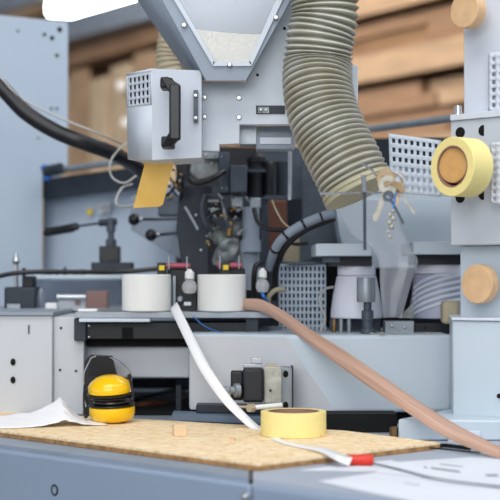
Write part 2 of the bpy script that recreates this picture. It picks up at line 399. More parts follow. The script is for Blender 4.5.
# ================================================================ VALVE UNIT (230-292, 355-408)
vu = thing('valve_unit', P(262, 408, 1.86), 'small black motor valve bolted to a clear block in front of the housing', 'valve')
MB().box(278, 366, 292, 408, 1.885, .05).build('mount_plate', 'alu', vu, bevel=.001)
MB().box(291, 365, 292.5, 409, 1.882, .05).build('plate_rim', 'dark2', vu)
holes(vu, [(285, 372), (285, 402.5)], 1.884, 2.6, sy=1.3)
MB().box(263.5, 365, 281, 401, 1.865, .03).build('clear_block', 'cord2', vu, bevel=.002)
MB().box(266, 363, 276, 366, 1.868, .02).build('block_cap', 'cord', vu, bevel=.001)
MB().box(243, 366.5, 263.5, 400, 1.855, .038).build('motor_body', 'dark2', vu, bevel=.005, seg=4)
MB().box(231, 369, 243.5, 398, 1.865, .022).build('motor_front', 'dark2', vu, bevel=.004, seg=4)
c = P(236, 388, 1.86)
ax = Vector((-1, -.35, 0)).normalized()
MB().lathe(c, [(.012, -.006), (.012, .002), (.007, .004), (.007, .010), (.005, .012), (.0075, .013), (.0075, .022), (.003, .0225)], ax, 22).build('spindle', 'alu', vu)
MB().box(251, 356, 262, 362, 1.87, .012).build('top_lug', 'steel', vu, bevel=.001)
MB().box(243, 362.3, 262, 366, 1.866, .02).build('top_clip', 'steel', vu, bevel=.001)
MB().cyl(P(250, 405, 1.845), P(281, 402.5, 1.86), .0042).build('clamp_bolt', 'white', vu)
MB().cyl(P(249, 405.3, 1.843), P(253, 405, 1.848), .0075, n=6).build('bolt_head', 'cord', vu)
MB().tube(spline(pp((229, 391, 1.84), (232, 400, 1.845), (240, 404, 1.85), (250, 404, 1.85))), .0022).build('lead', 'cord', vu)
screws(vu, [(270, 388)], 1.864, 1.3, 'black')
vu.location.y -= .05

# ================================================================ WHITE BLOCKS, GAUGES
for x0, x1, lb in ((122, 171, 'left'), (197.5, 246, 'right')):
    dd = 2.0; zt = P(0, 311.6, 1.975).z; r = (x1-x0)/2*dd/F; H = P(0, 274.5, dd).z-zt
    c = P((x0+x1)/2, 300, dd); c.z = zt+.0002
    tag(MB().lathe(c, [(r-.0015, 0), (r, .0015), (r, H-.0015), (r-.0015, H)], n=72).build('plastic_roller', 'white'),
        'smooth white plastic drum on the guide rail, the %s one of two' % lb, 'drum')
def filter_bowl(px, top, bottom, d, rr, label):
    cc = P(px, bottom, d); h = (bottom-top)*d/F; r = rr*d/F
    t = thing('filter_bowl', cc, label, 'filter')
    MB().lathe(cc, [(r*.2, 0), (r*.75, h*.04), (r, h*.2), (r*1.02, h*.35), (r*.75, h*.5), (r*.5, h*.56)], n=24).build('bowl', 'bulb', t)
    MB().lathe(cc+Vector((0,0,h*.56)), [(r*.5, 0), (r*.62, .001), (r*.62, h*.3), (r*.4, h*.36), (r*.25, h*.44)], n=20).build('neck', 'white', t)
    MB().lathe(cc+Vector((0,0,h*.56)), [(r*.66, h*.02), (r*.72, h*.05), (r*.66, h*.08)], n=20).build('collar', 'steel', t)
    return t
sp = thing('gauge_bracket', P(184, 311, 2.05), 'black bracket panel between the two white blocks', 'bracket')
MB().box(172, 270, 196.5, 311, 2.03, .02).build('back_plate', 'dark2', sp, bevel=.001)
MB().box(173, 276, 175.5, 311, 2.02, .008).build('side_strip', 'alu', sp)
MB().box(184, 302, 191, 305.5, 2.027, .003).build('rating_plate', 'steel', sp)
MB().lathe(P(180, 299, 2.028), [(.006, 0), (.006, .006), (.004, .008)], (0,-1,0), 20).build('knob', 'alu', sp)
filter_bowl(189.5, 269, 294, 1.99, 7.5, 'clear round filter bowl hanging between the two white blocks')
filter_bowl(262.5, 268, 293, 1.99, 6.8, 'clear round filter bowl right of the right white block')
for x0, x1, yy, lb in ((166, 190, 265.5, 'left'), (217, 242, 265, 'right')):
    t = thing('sensor_bar', P((x0+x1)/2, yy+12, 2.06), 'red tube with a yellow clip and two pins above the %s white block' % lb, 'sensor')
    MB().cyl(P(x0, yy, 2.05), P(x1, yy+.5, 2.05), .0052).build('tube', 'pink', t)
    MB().box(x0+1, yy+3, x1+3, yy+14 if lb == 'left' else yy+10, 2.055, .03).build('holder', 'dark2', t, bevel=.002)
    for xx in (x0+3, x1-3): MB().cyl(P(xx, yy-9, 2.045), P(xx, yy+4, 2.045), .0014).build('pin', 'steel', t)
    xx = x0-4 if lb == 'left' else x0+9
    MB().box(xx-3, yy, xx+2.5, yy+5, 2.035, .01).build('clip', 'ytag', t, bevel=.0008)
    MB().box(xx-5, yy-3, xx+4, yy+9, 2.046, .02).build('clip_holder', 'black', t, bevel=.001)

# ================================================================ WORKPIECES: EDGE BANDS
def ribbon(name, L, R, mat_, th, label, cat):
    L = spline(L, 8); R = spline(R, 8); mb = MB(); n = len(L)
    mb.add(L+R, [(i, i+1, n+i+1, n+i) for i in range(n-1)])
    o = mb.build(name, mat_, solid=th)
    acc = [0]
    for a, b in zip(L, L[1:]): acc.append(acc[-1]+(b-a).length)
    uv = o.data.uv_layers.new(name='UVMap')
    for lp in o.data.loops:
        k = lp.vertex_index; uv.data[lp.index].uv = (acc[k % n], 0 if k < n else .022)
    return tag(o, label, cat)
zz = ZB+.0012
Lp = pp((170, 309, 1.945), (185.5, 341, 1.885), (200.5, 371, 1.84), (219, 398, 1.80), (235, 415, 1.785), (254, 431, 1.765))+[G(276, 441.5, zz), G(300, 447.5, zz), G(318, 451.5, zz+.0015), G(334, 459, zz+.001), G(349, 466, ZS+.003)]
Rp = pp((177, 302, 1.947), (194.5, 337, 1.89), (209.5, 366, 1.845), (226, 391, 1.805), (243, 411, 1.79), (261, 427.5, 1.775))+[G(282, 439.5, zz), G(304, 445, zz), G(324, 448, zz+.0025), G(341, 454, zz+.004), G(352, 458, zz+.002)]
wb = ribbon('edge_band', Lp, Rp, 'whiteb', .0012, 'white edge band hanging from the blocks down across the chipboard', 'strip')
Lb = pp((240, 309, 1.99), (250, 310, 1.972), (264, 313, 1.955), (282, 324, 1.925), (308, 343, 1.87), (342, 368, 1.81), (375, 391, 1.75), (408, 413, 1.69), (440, 434, 1.63), (472, 449, 1.58), (500, 459, 1.545), (540, 468, 1.50), (580, 474, 1.472))
Rb = pp((240, 298.5, 1.99), (250, 298.5, 1.975), (263, 300, 1.96), (284, 311, 1.93), (310, 329, 1.88), (347, 352, 1.82), (382, 376, 1.76), (420, 402, 1.70), (455, 424, 1.64), (480, 437, 1.59), (502, 447, 1.56), (542, 458, 1.515), (582, 466, 1.485))
Lb = [max(p.z, ZS+.001) and p for p in Lb]
ribbon('edge_band', Lb, Rb, 'band', .0012, 'brown wood-look edge band running down to the right in front of the housing', 'strip')
rc = G(361, 466.5, ZS)
rc_ = MB()
ax = Vector((1, -.05, 0)).normalized()
for i in range(1): rc_.lathe(rc+Vector((-.018, .003, .0085)), [(.003,0), (.0072,.001), (.0078,.006), (.0074,.014), (.0082,.02), (.008,.029), (.0072,.034), (.003,.0355)], ax, 18)
tag(rc_.build('end_clip', 'red'), 'red plastic grip at the tip of the white edge band', 'clip')

# ================================================================ MASKING TAPE, EAR DEFENDERS, PAPERS
def tape_roll(c, r1, h, axis, label, r0=.62):
    t = thing('masking_tape_roll', c, label, 'tape')
    MB().ring(c, r1*r0*1.04, r1, h, axis, 64).build('tape', 'tape', t)
    MB().ring(Vector(c)+Vector(axis).normalized()*.0003, r1*r0*.97, r1*r0*1.035, h-.0006, axis, 64).build('core', 'core', t)
    return t
d0 = G(293, 439).y/K; r = 32.7*(d0+.04)/F; dc = d0+r/K
tape_roll(Vector(((293.5-250)*dc/F, dc*K, ZB+.0004)), r, .0375, (0,0,1), 'yellow masking tape roll lying flat on the chipboard', .76)

em = thing('ear_defenders', G(111, 420), 'yellow ear defenders with black cushions standing on the chipboard', 'ear defenders')
de = G(111, 422.8).y/K+.002
k = de/F
cx = P(110.5, 400, de).x
zb_ = ZB+.0005
tilt = Vector((-.05, -.10, 1)).normalized(); tl2 = Vector((.03, .05, -1)).normalized()
dmu = [(21.6, 0), (22.6, .6), (23, 3), (22.6, 6.5), (20.2, 10), (18.4, 11.5), (13.5, 14.9), (8, 16.6), (3, 17), (.05, 17.1)]
dml = [(21.6, 0), (22.6, .6), (23, 3), (22.7, 8), (21, 12.6), (17.5, 15.4), (11, 16.8), (3, 17.1), (.05, 17.1)]
for nm, zc, a_, hs_ in (('upper', 30, tilt, 1.03), ('lower', 16.4, tl2, .94)):
    c0 = Vector((cx-(.5*k if nm == 'upper' else -1.5*k), de*K, zb_+zc*k))
    ec = MB().lathe(c0, [(r_*k*(.96 if nm == 'upper' else 1), h*k*hs_) for r_, h in (dmu if nm == 'upper' else dml)], a_, 44).build('ear_cup', 'yellow', em)
    MB().lathe(c0-a_*.0004, [(22*k, 0), (23.4*k, -.9*k), (23.2*k, -2*k), (20*k, -2.4*k)], a_, 40).build('rim', 'black', ec)
    MB().lathe(c0-a_*(2.4*k), [(15*k, 0), (16.5*k, -.3*k), (18.8*k, -1.6*k), (18.3*k, -3.4*k), (14*k, -3.8*k)], a_, 40).build('cushion', 'brownpad', ec)
def D(x, y, o=0): return P(x, y, de+o)
MB().tube([D(86, 407, -.012), D(84.5, 396, -.012), D(83.5, 380, -.008), D(84, 372, -.004), D(91, 358, .01), D(96, 356, .012)], .0012, 8).build('headband_wire', 'steel', em)
MB().tube([D(131, 392, -.012), D(131.5, 380, -.010), D(130, 371, -.004), D(120, 362, .004), D(110, 357, .012)], .0012, 8).build('headband_wire', 'chrome', em)
for x0, pts in ((86, ((88, 383), (85, 386), (85, 397), (87, 403))), (132, ((129, 374), (130.5, 381), (132, 388), (133, 396), (131, 405)))):
    MB().tube(spline([D(x, y, -.014) for x, y in pts]), .0024, 10).build('yoke', 'black', em)
for x, y in ((86, 390), (86, 416), (129.5, 376), (132, 399)):
    MB().ball(D(x, y, -.016), .0038, 8).build('pivot', 'dark2', em)
MB().tube(spline([D(86, 418, -.006), D(84.5, 405, -.004), D(84.5, 392, 0)]), .0028, 8).build('lower_yoke', 'black', em)
MB().prism([D(90, 357, .03), D(112, 356, .03), D(116, 376, .034), D(88, 376, .034)], (0,.003,0)).build('headband_pad', 'dark2', em)
# crumpled paper on the board left
bm = bmesh.new()
pc = thing
mb = MB(); NX, NY = 34, 16
for j in range(NY+1):
    for i in range(NX+1):
        u, v = i/NX, j/NY
        A = G(-25, 430, ZB).lerp(G(108, 425.5, ZB), u); Bq = G(-25, 419, ZB).lerp(G(102, 422, ZB), u)
        p = A.lerp(Bq, v)
        w_ = .085 if u > .68 else .13
        h = .034*math.exp(-(abs(u-.68)/w_)**1.35)*(.25+.75*v)+.006*math.exp(-((u-.45)/.2)**2)*v+.0025*math.sin(u*15+v*6)**2*v+.005*(1-u)*v+.003*abs(math.sin(u*31+v*9))*math.exp(-((u-.7)/.15)**2)
        p.z = ZB+.0012+h*(1 if u < .98 else .2)
        mb.v.append(p)
for j in range(NY):
    for i in range(NX):
        mb.f.append((j*(NX+1)+i, j*(NX+1)+i+1, (j+1)*(NX+1)+i+1, (j+1)*(NX+1)+i))
o = mb.build('paper_tissue', 'paper', solid=.0006)
tag(o, 'crumpled white paper tissue lying on the left end of the chipboard', 'tissue')
# small clear block
c = G(179.5, 436)
tag(MB().wbox(c+Vector((0,0,.0092)), (.020,.016,.018), .25).build('wood_offcut', 'osbl', bevel=.001), 'small pale wooden offcut cube standing on the chipboard', 'offcut')
# wood chips
for i, (x, y) in enumerate(((325, 436.5), (318, 437.5), (233, 441))):
    c = G(x, y)
    tag(MB().wbox(c+Vector((0,0,.002)), (.009,.006,.004), i*.7).build('wood_chip', 'peg'), ['pale wood chip just right of the flat masking tape roll', 'pale wood chip touching the flat masking tape roll', 'tiny wood chip left of the white band on the chipboard'][i], 'chip')

# printed sheets on right bed
def sheet(pts, dz, label, lines):
    t = thing('printed_sheet', G(*pts[0], ZS), label, 'paper')
    Q = [G(x, y, ZS)+Vector((0,0,dz)) for x, y in pts]
    MB().prism(Q, (0,0,.0007)).build('sheet', 'sheetp', t)
    for (x0, y0, x1, y1, w) in lines:
        a, b = G(x0, y0, ZS), G(x1, y1, ZS); z = Vector((0,0,dz+.0009)); n = Vector((0,1,0))*w
        MB().prism([a+z-n, b+z-n, b+z+n, a+z+n], (0,0,.0002)).build('printed_line', 'print_', t)
    return t
sheet([(318, 482), (400, 470), (560, 500), (470, 515)], .0006, 'white printed sheet at the front of the bed below the red grip', [(404, 484, 420, 486.5, .002)])
sheet([(392, 464), (470, 459), (560, 466), (545, 492), (376, 474)], .0018, 'white printed sheet behind the first, under the end of the brown band', [(424, 469, 427, 470, .008), (431, 470, 460, 474, .008), (486, 477.5, 498, 477.5, .008), (440, 466, 463, 469, .003)])
sheet([(300, 471), (352, 464), (392, 461), (400, 464), (378, 472)], .0004, 'narrow white sheet under the tip of the chipboard', [])
for i, pts in enumerate((((372, 466.5), (400, 473), (440, 483), (500, 491)), ((430, 451), (452, 453), (480, 456)))):
    tag(MB().tube(spline([G(x, y, ZS)+Vector((0,0,.0045)) for x, y in pts]), .0012, 8).build('power_cable', 'dgrey' if i == 0 else 'black'), ['thin grey cord running right from the red grip', 'short black cord beside the tip of the chipboard'][i], 'cord')  # first tube added as the dark edge line of the paper
tag(MB().tube([G(x, y, ZS)+Vector((0,0,.004)) for x, y in ((428, 449.5), (445, 448), (462, 450), (470, 451))], .003, 8).build('black_cable', 'black'), 'black cable bundle behind the tip of the chipboard', 'cable')

# ================================================================ LEFT: TOWER, REAR PANEL
tw = thing('cabinet_tower', P(20, 300, 2.6), 'tall blue-grey cabinet tower at the left edge with small dark holes', 'cabinet')
MB().prism(pp((-60, 9, 2.58), (68, 22, 2.66), (68, 172, 2.66), (42.5, 172, 2.645), (42.5, 312, 2.645), (-60, 312, 2.58)), (-.06, .25, 0)).build('body', 'blue', tw, bevel=.002)
for x, y, rr in ((59.5, 29.5, 2.6), (52, 38, 2.2), (44.5, 34.5, 1.7), (57, 55.5, 1.8), (18, 31, 1.2), (51.5, 108.5, 1.3), (57, 108.5, 1.3), (38, 138, .9)):
    dd = 2.58+.08*(x+60)/128-.0012
    holes(tw, [(x, y)], dd, rr)
rp = thing('rear_cover', P(130, 300, 2.7), 'blue-grey rear machine cover with small labels behind the levers', 'cover')
MB().prism(pp((43.5, 193, 2.72), (200, 180, 2.5), (200, 386, 2.5), (43.5, 386, 2.72)), (0, .2, 0)).build('panel', 'bluer', rp, bevel=.002)
MB().prism(pp((98, 202, 2.625), (110.5, 201, 2.605), (110.5, 213, 2.605), (98, 214, 2.625)), (0,.001,0)).build('white_label', 'tagp', rp)
MB().box(101, 205, 108, 210.5, 2.598, .001).build('label_mark', 'mid', rp)
MB().box(87, 208.5, 92.5, 215, 2.635, .001).build('yellow_label', 'ytag', rp)
MB().prism(pp((43, 198.5, 2.66), (146, 186, 2.52), (146, 165.5, 2.52), (43, 179.5, 2.66)), (0, .06, 0)).build('x', 'dark')
o = bpy.data.objects['x']; o.name = 'dark_cross_rail'; tag(o, 'dark slate cross rail running from the tower to the perforated box', 'rail')
rr_ = thing('guide_rod', P(80, 165, 2.6), 'grey guide rod with a dark end sleeve above the dark rail at left', 'rod')
MB().cyl(P(50, 171.5, 2.62), P(150, 157, 2.48), .0075).build('rod', 'alu', rr_)
MB().cyl(P(46, 171.5, 2.61), P(61, 168.5, 2.59), .0135).build('sleeve', 'dark', rr_)
MB().ball(P(45, 168, 2.61), .011, 8, (1,.6,.8)).build('blue_cap', 'cyan', rr_)
MB().ball(P(47, 178, 2.61), .010, 8, (1.2,.6,.6)).build('blue_cap', 'cyan', rr_)
# thick black tube and the thin cable along it
tag(MB().tube(spline(pp((-30, 60, 2.2), (0, 86, 2.2), (25, 112, 2.2), (55, 131, 2.2), (85, 143, 2.2), (112, 153, 2.25), (135, 166, 2.35), (150, 180, 2.42))), [.0155]*57, 16).build('black_tube', 'rubber'), 'thick black tube sweeping across in front of the cabinet tower', 'tube')
tag(MB().tube(spline(pp((-30, 52, 2.19), (0, 77, 2.19), (12, 90, 2.19), (25, 101, 2.2), (60, 118, 2.2), (95, 132, 2.2), (125, 145, 2.3))), .002, 8).build('grey_cable', 'wire'), 'thin grey cable following the top of the thick black tube', 'cable')
tag(MB().tube(spline(pp((133, 140, 2.28), (120, 148, 2.25), (110, 163, 2.22), (112, 177, 2.22), (124, 183, 2.22), (136, 176, 2.25))), .002, 8).build('grey_cable', 'wire'), 'thin pale cable loop left of the perforated box', 'cable')
tag(MB().tube(spline(pp((132, 184, 2.24), (122, 188, 2.22), (116, 200, 2.2), (119, 206, 2.2), (130, 206, 2.22), (138, 203, 2.24))), .0025, 8).build('grey_cable', 'wire'), 'lower pale cable loop beside the hanging yellow sheet', 'cable')
tag(MB().tube(spline(pp((-20, 285, 2.2), (0, 276, 2.2), (30, 272, 2.2), (80, 272, 2.22), (120, 272, 2.25), (165, 268, 2.25))), .0048, 8).build('black_cable', 'rubber'), 'black cable running level in front of the rear cover', 'cable')
tag(MB().box(36, 279.6, 175, 313, 2.42, .02).build('slate_backing', 'slate'), 'slate blue sheet behind the fittings on the low cabinet', 'sheet')
tag(MB().box(34, 275, 122, 279.5, 2.3, .12).build('pale_ledge', 'bluel', bevel=.002), 'pale ledge just below the level black cable', 'ledge')
# clamp with handle (levers)
cl = thing('clamp_lever', P(112, 275, 2.35), 'black gripped clamp lever turned left on a black block', 'lever')
MB().tube(pp((44, 231, 2.4), (48, 232, 2.4), (60, 230, 2.38), (72, 228, 2.37), (76, 226, 2.37)), [.009, .010, .0095, .0095, .008], 14).build('grip', 'black', cl)
MB().cyl(P(75, 226.5, 2.37), P(101, 223, 2.35), .0028).build('shaft', 'dgrey', cl)
MB().ball(P(76, 226.5, 2.37), .0085, 8).build('knuckle', 'dark', cl)
MB().cyl(P(99, 223, 2.35), P(117, 221.5, 2.35), .0075).build('cross_head', 'dark', cl)
MB().lathe(P(111, 250, 2.35), [(.011, 0), (.0115, .022), (.007, .024), (.007, .038), (.010, .040), (.010, .066), (.006, .069)], n=20).build('spindle', 'dgrey', cl)
MB().box(99, 246, 119, 262, 2.335, .05).build('block', 'black', cl, bevel=.002)
MB().box(91, 262.3, 132, 271.5, 2.325, .06).build('foot', 'dark', cl, bevel=.002)
for (x, y, x2, y2, lb) in ((134, 219.5, 180, 219, 'upper'), (151, 235, 178, 233, 'lower')):
    t = thing('ball_lever', P(x, y, 2.3), '%s thin steel lever with a round black ball knob' % lb, 'lever')
    MB().ball(P(x, y, 2.28), .0125, 12).build('ball_knob', 'black', t)
    MB().cyl(P(x+4, y, 2.28), P(x2, y2, 2.44), .0034).build('shaft', 'chrome' if lb == 'upper' else 'dgrey', t)
    MB().cyl(P(x+4, y, 2.28), P(x+8, y, 2.282), .0055).build('collar', 'steel', t)
# pedestal items on the left top
lp = thing('nipple_valve', P(16, 300, 2.25), 'upright brass and steel grease fitting left of the tower corner', 'fitting')
MB().lathe(P(16, 300, 2.25), [(.009, 0), (.009, .02), (.0045, .022), (.0045, .072), (.007, .075), (.008, .08), (.005, .086), (.003, .094), (.001, .098)], n=18).build('stem', 'steel', lp)
MB().cyl(P(24, 300, 2.27), P(24, 268, 2.27), .004).build('black_pin', 'black', lp)
mo = thing('gear_motor', P(20, 312, 2.2), 'dark grey gear motor on the low cabinet at far left', 'motor')
MB().box(4, 287, 36, 311.5, 2.2, .12).build('housing', 'dark', mo, bevel=.004)
MB().box(7, 304, 20, 311.4, 2.19, .01).build('foot', 'alu', mo)
MB().cyl(P(36, 299, 2.25), P(43, 299, 2.25), .022).build('end_bell', 'mid', mo)
MB().box(22, 276, 33, 287, 2.23, .05).build('terminal_box', 'dark2', mo, bevel=.002)
cc = thing('clear_cover', P(80, 312, 2.2), 'curved clear plastic cover over fittings on the low cabinet', 'cover')
pts = spline(pp((37, 311, 2.12), (37, 295, 2.12), (42, 284, 2.12), (52, 279.5, 2.12), (90, 279.5, 2.12), (121, 280, 2.12)), 5)
MB().prism(pts+pp((121, 311, 2.12)), (0, .003, 0)).build('front_sheet', 'cover', cc)
ft = thing('fitting_row', P(70, 312, 2.25), 'brown and white air fittings under the clear cover', 'fitting')
MB().box(86, 291, 107, 310, 2.2, .05).build('brown_block', 'brownblk', ft, bevel=.002)
MB().cyl(P(57, 297, 2.2), P(86, 297, 2.2), .006).build('rod', 'steel', ft)
MB().box(58, 301, 86, 311, 2.21, .04).build('white_body', 'grey', ft, bevel=.003)
MB().box(75, 299, 80, 305, 2.205, .01).build('brown_cap', 'brownblk', ft)
MB().box(45, 303, 57, 311, 2.2, .04).build('end_body', 'white', ft, bevel=.003)
tag(MB().box(78, 309, 97, 311.6, 2.0, .03).build('paper_scrap', 'paper', bevel=.001), 'white scrap lying at the left end of the guide rail', 'scrap')
for i, (x, h) in enumerate(((65, 8), (75, 5), (83, 6), (57, 4), (50, 3))):
    tag(MB().lathe(P(x, 275, 2.36), [(.0055, 0), (.0055, h*.6*.00215), (.003, h*.6*.00215), (.003, h*.00215)], n=12).build('hex_screw', 'dark' if i != 1 else 'brass'), ['tallest dark screw head standing on the ledge', 'brass screw head right of the tallest dark one', 'dark screw head nearest the clamp foot on the ledge', 'low screw head left of the tallest dark one', 'lowest screw head near the tower edge'][i], 'screw')
lw = MB().cyl(P(175, 272, 2.36), P(175, 180, 2.36), .012)
tag(poly([(131, 196), (182, 190), (182, 260), (131, 230)], 2.44, .02).build('lever_plate', 'mid', bevel=.001), 'grey plate behind the two ball levers', 'plate')

# ================================================================ PERFORATED BOX WITH HANDLE + ARM PLATE
hb_ = thing('heater_box', P(165, 158, 1.8), 'pale steel box with a small grid of holes and a black handle', 'box')
f_tl, f_tr, f_br, f_bl = P(152, 68.5, 1.75), P(201.5, 70.5, 1.765), P(201.5, 157.5, 1.765), P(152, 160, 1.75)
l_tl, l_bl = P(126.5, 73.5, 1.80), P(128, 159.3, 1.80)
bk = Vector((0,.12,0))
MB().add([f_tl, f_tr, f_br, f_bl, l_tl, l_bl, f_tl+bk, f_tr+bk, f_br+bk, f_bl+bk], [(0,1,2,3), (1,7,8,2), (0,6,7,1), (3,2,8,9), (0,4,6), (3,9,5), (6,9,8,7), (4,5,9,6)]).build('shell', 'heat', hb_)
def bil(u, v): return (l_tl*(1-u)+f_tl*u)*(1-v)+(l_bl*(1-u)+f_bl*u)*v
g0, g1 = 0.04, .37
MB().perf([bil(.06, .03), bil(.94, .03), bil(.94, .40), bil(.06, .40)], 5, 4, .5, .62, .4, .4).build('grille', 'heat', hb_, solid=.0012)
MB().add([bil(0, .40), bil(1, .40), bil(1, 1), bil(0, 1)], [(0,1,2,3)]).build('side_sheet', 'heat', hb_, solid=.0012)
for a in ((0, 0, 1, .032), (0, .03, .065, .402), (.935, .03, 1, .402)):
    MB().add([bil(a[0], a[1]), bil(a[2], a[1]), bil(a[2], a[3]), bil(a[0], a[3])], [(0,1,2,3)]).build('grille_margin', 'heat', hb_, solid=.0012)
MB().add([bil(.06,.03)+Vector((.004,.01,0)), bil(.94,.03)+Vector((.004,.01,0)), bil(.94,.40)+Vector((.004,.01,0)), bil(.06,.40)+Vector((.004,.01,0))], [(0,1,2,3)]).build('dark_inside', 'dark', hb_)
# remove the closing face behind the grille: shell left face is the 4-5-9-6 back; grille sits outside it
hn = thing  # (handle is a part)
HM = MB()
HM.prism([P(160, 77.5, 1.752), P(166, 77, 1.735), P(181, 86, 1.71), P(181, 90, 1.71), P(168, 88, 1.72), P(162, 86, 1.752)], (0, .004, 0))
hd = MB().box(169, 84, 180.5, 140, 1.70, .014).build('handle', 'black', hb_, bevel=.003, seg=3)
MB().box(160, 77.5, 173, 88, 1.712, .04).build('handle_foot', 'dark2', hd, bevel=.003)
MB().box(161, 136, 174, 147.5, 1.712, .04).build('handle_foot', 'dark2', hd, bevel=.003)
MB().prism(pp((160, 77, 1.708), (168, 76.5, 1.708), (180.5, 85, 1.702), (180.5, 92, 1.702), (169, 92, 1.702)), (0,.013,0)).build('handle_corner', 'black', hd, bevel=.002)
MB().prism(pp((161, 147, 1.708), (171, 147, 1.708), (180.5, 138, 1.702), (180.5, 132, 1.702), (169, 132, 1.702)), (0,.013,0)).build('handle_corner', 'black', hd, bevel=.002)
MB().box(193.5, 90, 198, 122, 1.757, .01).build('latch_slot', 'dgrey', hb_)
screws(hb_, [(195.7, 95.5), (195.7, 118)], 1.756, 2)

ap = thing('arm_plate', P(240, 150, 1.86), 'large pale steel arm plate carrying the hopper and box', 'plate')
D1 = 1.80
apb = MB().prism([P(x, y, D1) for x, y in ((202, 82), (246, 82), (300, -25), (350, -25), (350, 64), (358, 66), (358, 128), (300, 128), (290, 124.5), (239.5, 124.5), (239.5, 143.5), (219.5, 144.5), (219.5, 151), (202, 151))], (0, .02, 0)).build('sheet_body', 'plate', ap, bevel=.001)
screws(apb, [(204.5, 97.5), (239, 98), (204.5, 117), (239, 117.5)], D1-.0005, 2.6)
holes(apb, [(284.5, 28.5), (257.5, 75)], D1, 1.5)
sl_ = MB().box(256, 105.5, 285, 114, D1-.001, .001).build('slot', 'dark', ap)
MB().box(258, 107, 269, 113, D1-.004, .003).build('slot_plate', 'castm', sl_)
screws(ap, [(261, 110), (266, 110)], D1-.004, 1.4)
MB().box(239.7, 124.7, 256, 144, 1.83, .05).build('lower_bracket', 'alu', ap)
MB().box(256.2, 136, 295, 149, 1.83, .05).build('lower_beam', 'mid', ap, bevel=.001)
MB().box(256.5, 126, 300, 136, 1.85, .06).build('under_shadow_beam', 'alu', ap)
MB().box(260, 137.5, 291, 144, 1.828, .002).build('pale_strip', 'lav', ap)

# hopper
hp = thing('granule_hopper', P(225, 82, 1.86), 'V-shaped steel hopper with clear front holding cream granules', 'hopper')
dh = 1.76
hpf = MB().prism(pp((152, -18, dh), (163.5, -18, dh), (213.5, 62, dh), (250.5, 62, dh), (290, -18, dh), (301, -18, dh), (246, 81, dh), (206, 81, dh)), (0, .006, 0)).build('frame', 'mid', hp, bevel=.001)
MB().prism(pp((163.5, -18, dh-.003), (168, -18, dh-.003), (215, 61.5, dh-.003), (213, 66, dh-.003)), (0,.003,0)).build('frame_edge', 'plate', hp)
MB().prism(pp((284, -18, dh-.003), (291, -18, dh-.003), (251.5, 66, dh-.003), (249, 61.5, dh-.003)), (0,.003,0)).build('frame_edge', 'plate', hp)
MB().prism(pp((213, 61.5, dh-.003), (251, 61.5, dh-.003), (251.5, 66, dh-.003), (213, 66, dh-.003)), (0,.003,0)).build('frame_edge', 'plate', hp)
MB().add(pp((152, -18, dh+.004), (206, 81, dh+.004), (186, 70, 1.97), (125, -18, 1.97)), [(0,1,2,3)]).build('left_side', 'mid', hp, solid=.002)
MB().add(pp((301, -18, dh+.004), (246, 81, dh+.004), (240, 75, 1.97), (285, -18, 1.97)), [(0,1,2,3)]).build('right_side', 'mid', hp, solid=.002)
MB().add(pp((125, -18, 1.972), (285, -18, 1.972), (240, 75, 1.972), (186, 70, 1.972)), [(0,1,2,3)]).build('back_sheet', 'mid', hp, solid=.002)
MB().prism(pp((163.5, -18, dh+.0015), (290, -18, dh+.0015), (250.5, 62, dh+.0015), (213.5, 62, dh+.0015)), (0,.003,0)).build('front_pane', 'glass', hp)
gr = MB().prism(pp((190, 27.5, dh+.008), (200, 30, dh+.008), (220, 32, dh+.008), (243, 34, dh+.008), (264, 34.5, dh+.008), (250, 62, dh+.008), (213, 62, dh+.008)), (0, .14, 0)).build('granules', 'gran', hp)
gr['kind'] = 'stuff'
screws(hpf, [(184, 25), (229.5, 64.5), (276, 17.5)], dh-.004, 2.6)
# small ribbed hose behind
hs = thing('ribbed_hose', P(170, 65, 2.1), 'small beige ribbed hose behind the hopper above the perforated box', 'hose')
path = spline(pp((173, 20, 2.12), (169, 45, 2.12), (168, 60, 2.12), (172, 80, 2.12)), 14)
MB().tube(path, [.022+.0022*(i % 4 < 2) for i in range(len(path))], 24).build('ribs', M['cord'], hs)

# yellow sheet hanging below box
tag(MB().prism(pp((146, 159, 1.81), (175, 158, 1.81), (163, 204, 1.84), (160, 206.5, 1.84), (133, 208, 1.84)), (0, .002, 0)).build('yellow_sheet', 'orange'), 'slanted yellow sheet hanging below the perforated box', 'sheet')

# ================================================================ BIG HOSE
bh = thing('extraction_hose', P(323, -20, 1.75), 'large khaki ribbed extraction hose curving down in the middle', 'hose')
cl_ = spline(pp((322, -45, 1.72), (323, -15, 1.72), (324.5, 15, 1.72), (320, 40, 1.72), (317.5, 65, 1.72), (318, 90, 1.71), (323.5, 115, 1.70), (334, 140, 1.69), (346.5, 165, 1.68), (356, 184.5, 1.675)), 60)
# arc-length sampling
acc = [0]
for a, b in zip(cl_, cl_[1:]): acc.append(acc[-1]+(b-a).length)
L_ = acc[-1]; pitch = .0094; NS = int(L_/pitch*10); pth = []; j = 0
for i in range(NS+1):
    s = L_*i/NS
    while j < len(acc)-2 and acc[j+1] < s: j += 1
    t = (s-acc[j])/(acc[j+1]-acc[j]); pth.append((cl_[j].lerp(cl_[j+1], t), s))
rad = []
for p, s in pth:
    ph = (s/pitch) % 1
    w = .5+.5*math.cos(2*math.pi*ph)
    rad.append((.0480+.0030*min(1, s/L_*1.3))+.0050*w**1.6)
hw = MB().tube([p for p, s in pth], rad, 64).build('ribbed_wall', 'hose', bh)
at_ = hw.data.attributes.new('ridge', 'FLOAT', 'POINT')
for i, (p, s) in enumerate(pth):
    w = (.5+.5*math.cos(2*math.pi*((s/pitch) % 1)))**1.2
    for k in range(64): at_.data[i*64+k].value = w
nt = M['hose'].node_tree; an = nt.nodes.new('ShaderNodeAttribute'); an.attribute_name = 'ridge'
